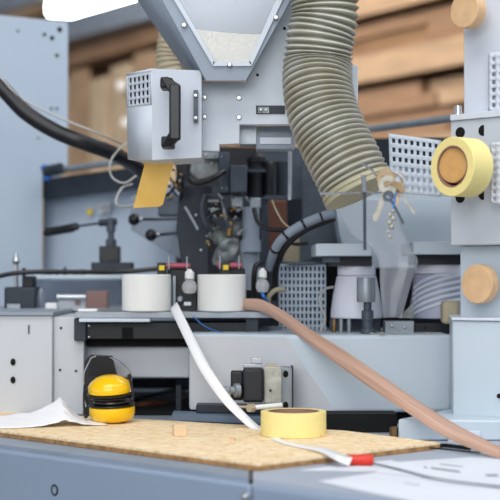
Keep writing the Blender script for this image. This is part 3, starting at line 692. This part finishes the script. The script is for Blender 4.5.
mxn = nt.nodes.new('ShaderNodeMix'); mxn.data_type = 'RGBA'; bs = nt.nodes['Principled BSDF']
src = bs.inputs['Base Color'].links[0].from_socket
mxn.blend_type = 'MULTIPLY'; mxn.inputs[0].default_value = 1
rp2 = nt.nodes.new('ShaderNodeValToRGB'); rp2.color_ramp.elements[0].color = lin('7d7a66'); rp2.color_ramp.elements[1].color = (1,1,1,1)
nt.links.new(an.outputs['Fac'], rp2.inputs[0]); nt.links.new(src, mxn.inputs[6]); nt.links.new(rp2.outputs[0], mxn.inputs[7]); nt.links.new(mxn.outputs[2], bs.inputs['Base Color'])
e = cl_[-1]; tdir = (cl_[-1]-cl_[-12]).normalized()
MB().lathe(e, [(.053, -.002), (.0565, 0), (.057, .005), (.055, .007), (.057, .009), (.057, .014), (.052, .015)], tdir, 56).build('cuff', 'cuff', bh)

# ================================================================ CENTRE DARK MECHANISM
cb = thing('machine_core', P(270, 300, 2.35), 'dark housing wall behind the motors in the middle', 'housing')
MB().box(176, 186, 340, 389, 2.46, .03).build('back_wall', 'dark', cb)
MB().box(176, 147, 305, 186, 2.47, .03).build('upper_back_wall', 'dark2', cb)
MB().box(186, 230, 250, 300, 2.40, .04).build('lower_block', 'dark2', cb, bevel=.003)
cm = thing('cutter_plate', P(195, 270, 2.2), 'black angled mounting plate left of the cast cutter head', 'plate')
poly([(180, 186), (212, 186), (212, 222), (209, 240), (209, 308), (186, 308), (178, 238), (176, 230)], 2.2, .012).build('plate', 'dark', cm, bevel=.002)
MB().prism(pp((184, 207, 2.197), (186, 206, 2.197), (199, 229, 2.197), (197, 230, 2.197)), (0,.002,0)).build('slot', 'alu', cm)
screws(cm, [(196, 215), (201, 250), (207, 236)], 2.199, 1.4)
# upper left light cast piece with black hose loop
cp = thing('cast_bracket', P(200, 178, 2.2), 'pale worn cast bracket framed by a black hose loop', 'bracket')
poly([(192, 158), (219, 158), (219, 172), (212, 178), (198, 180), (190, 172)], 2.18, .03).build('casting', 'castm', cp, bevel=.003)
MB().box(203, 152, 219, 159, 2.16, .03).build('cap', 'alu', cp, bevel=.002)
screws(cp, [(212, 163), (206, 155), (214, 155)], 2.158, 1.3)
tag(MB().tube(spline(pp((192, 150, 2.1), (187, 163, 2.1), (187, 175, 2.1), (193, 182, 2.1), (203, 182, 2.1), (215, 177, 2.1), (224, 171, 2.12))), .0055, 12).build('black_hose', 'rubber'), 'black hose looping round the pale cast bracket', 'hose')
rnd = random.Random(9)
for i in range(16):
    x, y = rnd.uniform(170, 184), rnd.uniform(168, 200); a = P(x, y, rnd.uniform(2.15, 2.2)); v = Vector((rnd.uniform(-1, 1), .1, rnd.uniform(-1, 1))).normalized(); r_ = rnd.uniform(.002, .004)
    MB().lathe(a, [(r_*.8, 0), (r_, .001), (r_, .006), (r_*.5, .007), (r_*.5, .014)], v, 8).build('small_fitting', rnd.choice(['brass', 'dgrey', 'alu', 'brownblk', 'dark2']), cp)
# cables left
for i, pts in enumerate((((176, 160, 2.15), (178, 175, 2.15), (174, 188, 2.15), (166, 196, 2.15)), ((180, 162, 2.18), (183, 180, 2.18), (180, 200, 2.2)), ((170, 178, 2.16), (176, 186, 2.14), (182, 192, 2.16)))):
    tag(MB().tube(spline(pp(*pts)), .003, 8).build('copper_cable', ['dark2', 'dark2', 'brass'][i]), ['dark cable just right of the yellow sheet', 'dark cable left of the black hose loop', 'short copper cable right of the yellow sheet'][i], 'cable')
tag(MB().box(158, 194, 180, 216, 2.3, .05).build('solenoid_coil', 'dgrey', bevel=.004), 'dark grey coil body behind the upper ball lever', 'coil')
mm = thing('servo_motor', P(232, 196, 2.15), 'square grey servo motor in the middle of the dark mechanism', 'motor')
MB().box(219, 152, 229.5, 193, 2.13, .09).build('flange', 'dgrey', mm, bevel=.002)
MB().box(229.8, 165, 247, 193, 2.12, .08).build('housing', 'dgrey', mm, bevel=.003)
MB().box(231, 196, 243, 208, 2.15, .04).build('gearbox', 'alu', mm, bevel=.002)
MB().box(228, 208, 242, 217, 2.14, .04).build('black_foot', 'void', mm)
screws(mm, [(222, 157), (222, 188), (227, 188)], 2.129, 1.0)
mm = thing('cylinder_motor', P(265, 196, 2.15), 'black round motor body right of the square servo motor', 'motor')
MB().lathe(P(256, 197, 2.17), [(.018, 0), (.0185, .004), (.0185, .056), (.0165, .058), (.0165, .066), (.0185, .068), (.0185, .078), (.010, .088)], n=28).build('housing', 'dark2', mm)
MB().box(247.5, 169, 266, 172, 2.149, .002).build('groove', 'dgrey', mm)
MB().lathe(P(270, 195, 2.16), [(.012, 0), (.0125, .06), (.009, .066)], n=24).build('second_body', 'black', mm)
MB().lathe(P(281, 195, 2.19), [(.014, 0), (.0145, .066), (.006, .07)], n=24).build('third_body', 'dark', mm)
MB().box(249, 197.3, 261, 209, 2.155, .03).build('neck', 'alu', mm, bevel=.003)
tag(MB().cyl(P(290, 150, 2.1), P(289.5, 200, 2.1), .0038).build('steel_rod', 'steel'), 'thin upright steel rod left of the hose end', 'rod')
# linkage
lk = thing('cutting_unit', P(222, 262, 2.2), 'worn cast cutter head with brass fittings above the right white block', 'casting')
MB().tube(spline(pp((214, 232, 2.17), (220, 238, 2.16), (228, 246, 2.15), (238, 252, 2.16))), [.012+.004*math.sin(i) for i in range(25)], 14).build('casting', 'castm', lk)
MB().ball(P(228, 254, 2.17), .024, 12, (1,.8,.7)).build('lower_casting', 'castm', lk)
MB().ball(P(237, 228, 2.16), .014, 10, (1,.8,1.2)).build('brass_fitting', 'castm', lk)
MB().cyl(P(231, 222, 2.14), P(229, 236, 2.14), .006).build('brass_pin', 'brass', lk)
MB().box(207, 222, 216, 236, 2.18, .03).build('black_link', 'black', lk, bevel=.002)
MB().tube(spline(pp((205, 195, 2.15), (202, 205, 2.14), (203, 216, 2.14), (207, 226, 2.14), (213, 232, 2.15))), .0035, 10).build('rear_link', 'dgrey', lk)
MB().box(206, 198, 222, 216, 2.17, .03).build('clevis', 'dark2', lk, bevel=.003)
MB().box(208, 199.5, 220, 202.5, 2.162, .006).build('clevis_top', 'alu', lk, bevel=.001)
MB().box(208, 208, 220, 210, 2.162, .006).build('clevis_bar', 'alu', lk, bevel=.001)
MB().tube(spline(pp((222, 200, 2.15), (224, 210, 2.14), (226, 220, 2.14), (229, 226, 2.14))), .003, 10).build('front_link', 'alu', lk)
MB().lathe(P(230, 265, 2.22), [(.034, 0), (.036, .01), (.030, .03), (.020, .045), (.016, .055)], n=24).build('bell_casting', 'castm', lk)
rnd = random.Random(4)
for i in range(26):
    x, y = rnd.uniform(205, 246), rnd.uniform(190, 246); d_ = rnd.uniform(2.11, 2.16); m = rnd.choice(['alu', 'dgrey', 'brass', 'castm', 'black', 'steel'])
    a = P(x, y, d_); v = Vector((rnd.uniform(-1, 1), rnd.uniform(-.3, .3), rnd.uniform(-1, 1))).normalized()
    r_ = rnd.uniform(.002, .0042); l_ = rnd.uniform(.006, .018)
    MB().lathe(a, [(r_*.8, 0), (r_, .001), (r_, l_*.4), (r_*.55, l_*.45), (r_*.55, l_)], v, 8).build('small_fitting', m, lk)
# blue grey post
bp_ = thing('air_cylinder', P(252, 300, 2.1), 'blue-grey upright cylinder standing right of the cast cutter head', 'cylinder')
MB().cyl(P(251, 290, 2.14), P(251, 207, 2.14), .0165, n=28).build('barrel', 'mid', bp_)
MB().cyl(P(251, 252, 2.125), P(251, 240, 2.125), .0195, n=28).build('clamp_ring', 'mid', bp_)
MB().cyl(P(262, 270, 2.2), P(262, 205, 2.2), .013, n=20).build('side_barrel', 'dgrey', bp_)
# brown column and pale column right
tag(MB().box(268, 200, 287, 262, 2.3, .06).build('bronze_column', M['brownblk'], bevel=.004), 'dull bronze column between the blue cylinder and the hose end', 'column')
tag(MB().box(283, 232, 303, 264, 2.26, .04).build('pale_bearing_block', 'cord', bevel=.003), 'beige bearing block above the grey perforated guard', 'block')
tag(poly([(302, 150), (318, 150), (345, 216), (345, 398), (302, 398)], 2.28, .03).build('slanted_side_panel', 'dgrey', bevel=.002), 'dull slanted side panel left of the hood', 'panel')
tag(MB().box(258, 147, 303, 200, 2.36, .03).box(270, 200.01, 285, 394, 2.36, .03).build('smoky_guard', 'dgrey', bevel=.002), 'smoky grey guard behind the black round motor', 'guard')
# conduit
cd = thing('cable_conduit', P(300, 235, 2.0), 'grey cable conduit with black bands arching down beside the hose end', 'conduit')
pts = spline(pp((334, 213, 2.0), (318, 218, 2.0), (300, 226, 2.0), (283, 238, 2.0), (274, 252, 2.02), (270, 268, 2.05)), 8)
MB().tube(pts, .0085, 16).build('conduit', 'mid', cd)
for i in (6, 14, 22, 30):
    MB().tube([pts[i], pts[i+1]], .0093, 16).build('band', 'black', cd)
for i, pts in enumerate((((335, 218, 2.01), (318, 224, 2.02), (303, 231, 2.02), (288, 243, 2.02), (279, 258, 2.03), (275, 275, 2.05), (274, 300, 2.06)), ((254, 209, 2.1), (258, 222, 2.08), (268, 229, 2.06), (285, 230, 2.04)), ((283, 240, 2.05), (295, 244, 2.05), (308, 243, 2.05)))):
    tag(MB().tube(spline(pp(*pts)), (.0065, .0045, .0035)[i], 10).build('black_hose', 'rubber'), ['black hose running under the grey conduit', 'black hose curling out of the round motor', 'thin black hose across the beige bearing block'][i], 'hose')
tag(MB().tube(spline(pp((272, 200, 2.05), (276, 210, 2.05), (283, 222, 2.04), (290, 228, 2.04))), .0015, 6).build('cream_cable', 'cord'), 'thin cream cable below the black round motor', 'cable')
tag(MB().tube(spline(pp((262, 262, 2.02), (256, 266, 2.0), (254, 276, 2.0), (254, 300, 2.02))), .005, 10).build('black_hose', 'rubber'), 'black hose beside the right clear filter bowl', 'hose')
tag(MB().tube(spline(pp((268, 310, 2.03), (269, 297, 2.02), (276, 290, 2.02), (284, 290, 2.03))), .0045, 10).build('cream_hose', 'cord'), 'bent cream hose left of the grey perforated guard', 'hose')
tag(MB().tube(spline(pp((262, 293, 1.985), (264, 297, 1.98), (268, 302, 2.0))), .003, 8).build('blue_hose', 'cyan'), 'short blue hose under the right clear filter bowl', 'hose')
# perforated guard
pg = thing('perforated_guard', P(302, 332, 2.08), 'blue-grey perforated sheet guard standing below the conduit', 'guard')
MB().perf([P(279, 264, 2.10), P(326, 264, 2.06), P(326, 334, 2.06), P(279, 334, 2.10)], 11, 10, .52, .62, .35, .4).build('sheet', 'bluer', pg, solid=.002)
MB().box(279, 264, 326, 334, 2.125, .002).build('black_backing', 'void', pg)
MB().box(279, 261.5, 326, 264, 2.06, .04).build('top_flange', 'dgrey', pg)
tag(MB().tube(spline(pp((333, 287, 1.99), (325, 289, 1.98), (320, 297, 1.98), (321, 307, 1.98), (325, 318, 1.98), (321, 331, 1.98))), .0025, 8).build('grey_cable', 'wire'), 'thin pale cable curving over the edge of the perforated guard', 'cable')

# ================================================================ HOOD, BRACKETS, CUPS
rs = thing('dust_hood', P(400, 262, 2.1), 'pale blue dust hood sheet below the hose and keys', 'hood')
poly([(334, 196), (462, 196), (462, 268), (348, 268), (339, 232)], 2.12, .15).build('front_sheet', 'bluel', rs, bevel=.002)
MB().prism(pp((321, 192.5, 1.74), (372, 193, 1.74), (452, 196, 1.85), (460, 197, 2.1), (334, 197, 2.1)), (0,0,-.0022)).build('clear_lid', 'bulb', rs)
poly([(300, 222), (334, 214), (341, 250), (300, 262)], 2.2, .03).build('dark_cheek', 'dgrey', rs)
for x0, x1, yt, yb_, lb in ((316, 372, 243.5, 256, 'left'), (413, 462, 241.5, 254.5, 'right')):
    t = thing('support_arm', P((x0+x1)/2, yb_, 1.95), 'pale blue support arm above the %s white cup' % lb, 'arm')
    MB().box(x0, yt, x1, yb_, 1.93, .2).build('arm', 'bluel', t, bevel=.002)
    if lb == 'left': MB().box(323, 256.5, 340, 262.5, 1.955, .05).build('hinge', 'dgrey', t)
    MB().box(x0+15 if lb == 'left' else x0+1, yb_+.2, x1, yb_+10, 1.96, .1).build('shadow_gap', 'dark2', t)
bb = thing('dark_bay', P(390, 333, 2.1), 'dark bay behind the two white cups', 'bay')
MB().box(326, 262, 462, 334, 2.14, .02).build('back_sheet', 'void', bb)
def cup(cx_, rt, rb_, yt, yb2, d, label, ribs=False):
    c = P(cx_, yb2, d); H = (yb2-yt)*d/F; rt *= d/F; rb_ *= d/F
    t = thing('suction_cup_housing', c, label, 'cup')
    pr = [(rb_*.97, 0), (rb_, .002), (rb_*.995, H*.12), (rb_*.9, H*.45), (rt*1.04, H*.78), (rt*.98, H*.80)]
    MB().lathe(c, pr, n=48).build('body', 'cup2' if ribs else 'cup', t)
    MB().lathe(c+Vector((0,0,H*.80)), [(rt*.98, .0005), (rt, .001), (rt, H*.17), (rt*.96, H*.2)], n=48).build('rim', 'cup', t)
    if ribs:
        for i in range(6):
            y = .12+i*.105
            rr2 = rb_+(rt*1.04-rb_)*(y/.78)+.0003
            pts = []
            for a in range(0, 19):
                an = math.radians(200+a*8)
                f = a/18
                hh = H*(y-.10+.34*math.sin(f*math.pi*.55)**.8)
                hh = min(hh, H*.78)
                r3 = rb_*1.0+(rt*1.04-rb_)*max(0, (hh/H-.12))/.66
                pts.append(c+Vector((math.cos(an)*(r3+.0006), math.sin(an)*(r3+.0006), hh)))
            MB().tube(pts, .0032, 8).build('wavy_rib', 'lav', t)
    MB().box(cx_-25, yb2+1, cx_+24 if not ribs else cx_+24, 334.3, d+.02, .08).build('base_frame', 'dgrey', t, bevel=.002)
    return t
c1 = cup(356.5, 19, 26, 265, 318, 1.99, 'white tapered cup left of the clear curtain')
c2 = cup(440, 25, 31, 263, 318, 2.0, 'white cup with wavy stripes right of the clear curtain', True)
for x in (334, 341, 349): 
    MB().cyl(P(x, 332.5, 1.96), P(x, 319, 1.96), .0038, n=10).build('stud', 'brass' if x == 334 else 'alu', c1)
so = thing('solenoid_valve', P(366, 334, 1.92), 'grey cylindrical solenoid on a steel stem before the left white cup', 'valve')
MB().lathe(P(366, 302, 1.92), [(.0160, 0), (.0163, .001), (.0163, .042), (.0158, .043)], n=32).build('coil', 'alu', so)
MB().lathe(P(367.5, 333.5, 1.92), [(.012, 0), (.012, .008), (.0085, .0085), (.0085, .022), (.0105, .023), (.0105, .04), (.007, .041), (.007, .0555)], n=20).build('stem', 'dgrey', so)
br_ = thing('hinge_bracket', P(404, 334, 1.95), 'zinc bracket with screws between the white cups', 'bracket')
MB().box(385, 321, 414, 333.8, 1.95, .04).build('bracket', 'alu', br_, bevel=.001)
poly([(398, 318), (413, 303), (414, 318)], 1.96, .002).build('gusset', 'castm', br_)
screws(br_, [(405, 327), (392, 326)], 1.949, 1.5)
MB().box(414, 323, 452, 333.8, 1.975, .03).build('black_part', 'dark2', br_)
holes(br_, [(425, 328)], 1.974, 1.5)
tag(MB().box(443, 301, 460, 324, 1.90, .04).build('foam_block', M['cord'], bevel=.006), 'dirty cream foam piece beside the striped white cup', 'foam')
# curtain strip
cu = MB(); N = 14
Lc = spline(pp((334, 200, 1.86), (350, 232, 1.86), (371, 247, 1.86), (379, 262, 1.86), (380, 285, 1.86), (383, 318, 1.86)), 6)
Rc = spline(pp((392, 200, 1.87), (403, 232, 1.87), (412, 250, 1.87), (418, 262, 1.87), (411, 285, 1.87), (402, 317, 1.87)), 6)
n = len(Lc)
W = 9
for i in range(n):
    for j in range(W):
        p = Lc[i].lerp(Rc[i], j/(W-1)); p.y += .004*math.sin(j*1.3+i*.15); cu.v.append(p)
for i in range(n-1):
    for j in range(W-1): cu.f.append((i*W+j, i*W+j+1, (i+1)*W+j+1, (i+1)*W+j))
tag(cu.build('plastic_curtain', 'curtain', solid=.0008), 'clear plastic curtain hanging between the two white cups', 'curtain')
# wire arm + keys
wa = thing('hook_rail', P(365, 193, 1.6), 'thin steel rod and hook carrying the bunch of keys', 'hook')
MB().cyl(P(320, 193.4, 1.58), P(400, 192.6, 1.60), .0018, n=8).build('rod', 'chrome', wa)
MB().cyl(P(364.5, 178, 1.585), P(364.8, 250, 1.60), .0024, n=8).build('upright_rod', 'dgrey', wa)
MB().tube(spline(pp((362, 163, 1.57), (367, 167, 1.57), (372, 170, 1.57), (376, 175, 1.57), (384, 177, 1.57))), .0018, 8).build('hook', 'chrome', wa)
MB().cyl(P(363.5, 175, 1.583), P(364.5, 192, 1.585), .0034, n=10).build('clip', 'alu', wa)
def key(a, b, r, w, m, label):
    t = thing('key', a, label, 'key'); a = Vector(a); b = Vector(b); d = (b-a).normalized()
    sdv = d.cross(Vector((0,1,0))).normalized()
    MB().ring(a+d*r*.2-Vector((0,.0008,0)), r*.4, r, .0018, (0,1,0), 20).build('bow', m, t)
    pts = [a+d*r*1.1+sdv*w, b+sdv*w, b+d*w, b-sdv*w]
    L0 = (b-a).length; nn = 5
    for i in range(nn):
        f = .85-.1*i; pts += [a+d*L0*f-sdv*w, a+d*L0*(f-.04)-sdv*w*.3]
    pts += [a+d*r*1.1-sdv*w]
    MB().prism([p-Vector((0,.0008,0)) for p in pts], (0,.0018,0)).build('blade', m, t)
    return t
tag(MB().ring(P(393, 184.5, 1.572), .0155, .0180, .002, (.25,1,.1), 36).build('split_ring', 'chrome'), 'round steel ring holding the bunch of keys', 'ring')
key(P(388, 183, 1.566), P(375, 219, 1.566), .0135, .0042, 'nickel', 'steel key hanging lowest to the left on the ring')
key(P(397, 190, 1.562), P(414, 213, 1.562), .009, .0020, 'nickel', 'thin key pointing right down from the ring')
key(P(388, 195, 1.559), P(403, 223, 1.559), .008, .0022, 'dgrey', 'dark narrow key pointing down in the bunch')
key(P(384, 177, 1.569), P(403, 190, 1.556), .013, .0045, 'brassk', 'brass toned key lying across the ring')
key(P(398, 178, 1.574), P(396, 204, 1.553), .010, .0034, 'brassk', 'short brass toned key hanging in the middle of the ring')
t = thing('key_fob', P(391, 215, 1.55), 'small white chain fob hanging below the keys', 'fob')
for i, (x, y) in enumerate(((393, 211), (390, 215), (393, 219), (389.5, 223), (391.5, 227), (388, 232), (390, 237))):
    MB().ball(P(x, y, 1.549), .0030 if i < 5 else .0022, 6, (1.2,.6,1.2)).build('link', 'nickel', t)
MB().cyl(P(396, 192, 1.549), P(393, 211, 1.549), .0014, n=8).build('cord', 'cyan', t)

# ================================================================ RIGHT: COLUMN, GRIDS, PEGS
tag(MB().prism([P(x, y, d_) for x, y, d_ in ((374, 138, 2.5), (462, 137, 2.35), (462, 166, 2.35), (374, 166, 2.5))], (0,.05,0)).build('dark_cross_rail', 'dark', bevel=.002), 'dark slate cross rail behind the perforated tag at right', 'rail')
tag(MB().cyl(P(352, 131.5, 2.5), P(462, 117, 2.25), .0085).build('guide_rod', 'alu'), 'grey guide rod running behind the hose to the right column', 'rod')
tag(MB().box(372, 166.5, 462, 389, 2.46, .05).build('rear_cover', 'bluel'), 'pale cover strip below the dark rail at right', 'cover')
pt = thing('perforated_tag', P(415, 196, 1.9), 'white sheet with square holes between hose and tape roll', 'sheet')
MB().perf([P(388.5, 133.5, 1.90), P(441, 140.5, 1.90), P(441, 197, 1.90), P(390.5, 192.5, 1.90)], 8, 6, .50, .50, .55, .45).build('sheet', 'edge', pt, solid=.0015)
rcx = thing('control_column', P(490, 415, 1.8), 'pale column at the right edge with bolted head block', 'column')
def fd(x, d0=1.80): return d0-.0010*(x-450)
OB = (.11, .13, 0)
MB().box(463.5, -22, 540, 118, fd(463, 1.84), OB, fd(540, 1.84)).build('upper_column', 'lav', rcx, bevel=.002)
MB().box(450.5, 121, 540, 245.5, fd(450), (.14, .16, 0), fd(540)).build('head_block', 'heat', rcx, bevel=.002)
MB().box(450, 114.8, 540, 120.8, fd(450, 1.796), (.14, .16, 0), fd(540, 1.796)).build('head_ledge', 'lav', rcx, bevel=.001)
MB().box(460, 246, 540, 320, fd(460, 1.83), OB, fd(540, 1.83)).build('lower_column', 'bluel', rcx, bevel=.002)
MB().box(452.5, 320.5, 540, 416, 1.775, (.02, .18, 0), 1.72).build('pedestal', 'bluel', rcx, bevel=.003)
MB().box(451.5, 317.5, 540, 320.3, 1.772, (.02, .185, 0), 1.717).build('pedestal_top', 'lav', rcx, bevel=.001)
for x, y in ((460.5, 132.5), (483.5, 130.5), (460.5, 197.5), (483.5, 194.5)):
    c = P(x, y, fd(x)); nn_ = Vector((-.62, -.78, 0)); r_ = .0088
    MB().lathe(c+nn_*.0002, [(r_, 0), (r_, .0008)], nn_, 24).build('bolt_hole', 'void', rcx)
holes(rcx, [(499, 396)], 1.742, 2.4)
MB().cyl(P(458, 106, 1.80), P(458, 115, 1.80), .006).build('bolt', 'chrome', rcx)
ftb = thing('foot_plate', P(450, 450, 1.75), 'pale blue foot box under the pedestal behind the brown band', 'foot')
za = G(0, 450, ZS).y+.005
MB().prism([P(398, 419, 1.71), P(530, 421, 1.71), q(P(530, 450, 1.71), ZS+.0005), q(P(398, 447, 1.71), ZS+.0005)], (.12,.2,0)).build('body', 'bluel', ftb, bevel=.003)
MB().box(448, 431, 480, 446, 1.703, .006).build('pale_strip', 'lav', ftb, bevel=.001)
MB().lathe(P(394, 437, 1.72), [(.007, 0), (.007, .015), (.004, .016)], n=6).build('bolt', 'brass', ftb)
# grids on the right edge
t = thing('perforated_screen', P(495, 205, 1.7), 'small perforated sheet before the head block at the right edge', 'sheet')
MB().perf([P(490.5, 143, 1.735), P(520, 140, 1.70), P(520, 206, 1.70), P(490.5, 203, 1.735)], 4, 8, .5, .5, .4, .4).build('sheet', 'lav', t, solid=.0015)
t = thing('perforated_screen', P(495, 115, 1.78), 'perforated sheet fixed high on the right column', 'sheet')
MB().perf([P(488.5, 53, 1.785), P(530, 48, 1.74), P(530, 112, 1.74), P(488.5, 112, 1.785)], 5, 7, .5, .55, .5, .6).build('sheet', 'lav', t, solid=.0015)
MB().box(489, 53.5, 530, 111.5, 1.794, .001, 1.75).build('backing', 'grey', t)
def peg(px, py, d, rx, dep, label, m='peg'):
    c = P(px, py, d); r = rx*d/F
    ax = Vector((.74, .68, 0)).normalized()
    return tag(MB().lathe(c, [(r*.96, 0), (r, .001), (r, dep-.001), (r*.97, dep)], ax, 48).build('wooden_peg', m, bevel=0), label, 'peg')
peg(464, 10, 1.78, 17.8, .022, 'round wooden peg at the top of the right column')
peg(476.5, 284, 1.765, 19.5, .018, 'round wooden peg on the lower part of the right column')
peg(452.5, 165, 1.72, 18, .045, 'amber round wooden peg inside the hanging tape roll', 'peg2')
ax = Vector((.78, .62, 0)).normalized()
tape_roll(P(452, 166.5, 1.715), .0465, .044, ax, 'yellow masking tape roll hanging on a wooden peg at right', .68)
for i, (x, y) in enumerate(((382, 333), (372, 333), (395, 337), (428, 336))):
    c = P(x, 334.6, 1.885+.01*i)
    tag(MB().ball(c+Vector((0,0,.002)), .003, 6, (1.5,1,.6)).build('glue_crumb', 'cord'), 'tiny cream glue crumb on the housing top edge', 'crumb', 'glue crumbs on the housing')

# ================================================================ LIGHT, CAMERA
def area(loc, rot, sx, sy, e, col=(1,1,1)):
    l = bpy.data.lights.new('area', 'AREA'); l.shape = 'RECTANGLE'; l.size = sx; l.size_y = sy; l.energy = e; l.color = col
    o = bpy.data.objects.new('ceiling_lamp_light', l); COL.objects.link(o); o.location = loc; o.rotation_euler = rot
    return o
area((-.5, .6, 3.9), (math.radians(22), math.radians(-5), 0), 2.4, 1.6, 60, (1, .98, .95))
area((1.6, 1.6, 3.9), (math.radians(10), math.radians(18), 0), 2.0, 2.0, 40, (.9, .95, 1))
area((-.6, -2.2, 2.6), (math.radians(72), 0, math.radians(-12)), 3.0, 2.0, 88, (1, .99, .97))  # soft fill added behind the camera to brighten front faces, no real fixture
area((-1.5, 5.6, 4.2), (math.radians(45), 0, 0), 2.5, 2.0, 190, (1, .95, .88))
area((1.6, 4.4, 4.2), (math.radians(50), 0, 0), 2.0, 2.0, 150, (1, .95, .9))
w = bpy.data.worlds.new('World'); S.world = w; w.use_nodes = True
w.node_tree.nodes['Background'].inputs[0].default_value = (.78, .87, 1, 1)
w.node_tree.nodes['Background'].inputs[1].default_value = .78
cam = bpy.data.cameras.new('Camera'); co = bpy.data.objects.new('Camera', cam); COL.objects.link(co)
co.location = (0, 0, CH); co.rotation_euler = (math.pi/2, 0, 0)
cam.sensor_width = 36; cam.lens = F*K/500*36; cam.shift_y = (HY-250)/500
cam.dof.use_dof = True; cam.dof.focus_distance = 1.80*K; cam.dof.aperture_fstop = 4.5
cam.clip_start = .05
S.camera = co
S.view_settings.view_transform = 'Standard'
S.view_settings.look = 'None'
S.view_settings.exposure = 0.08
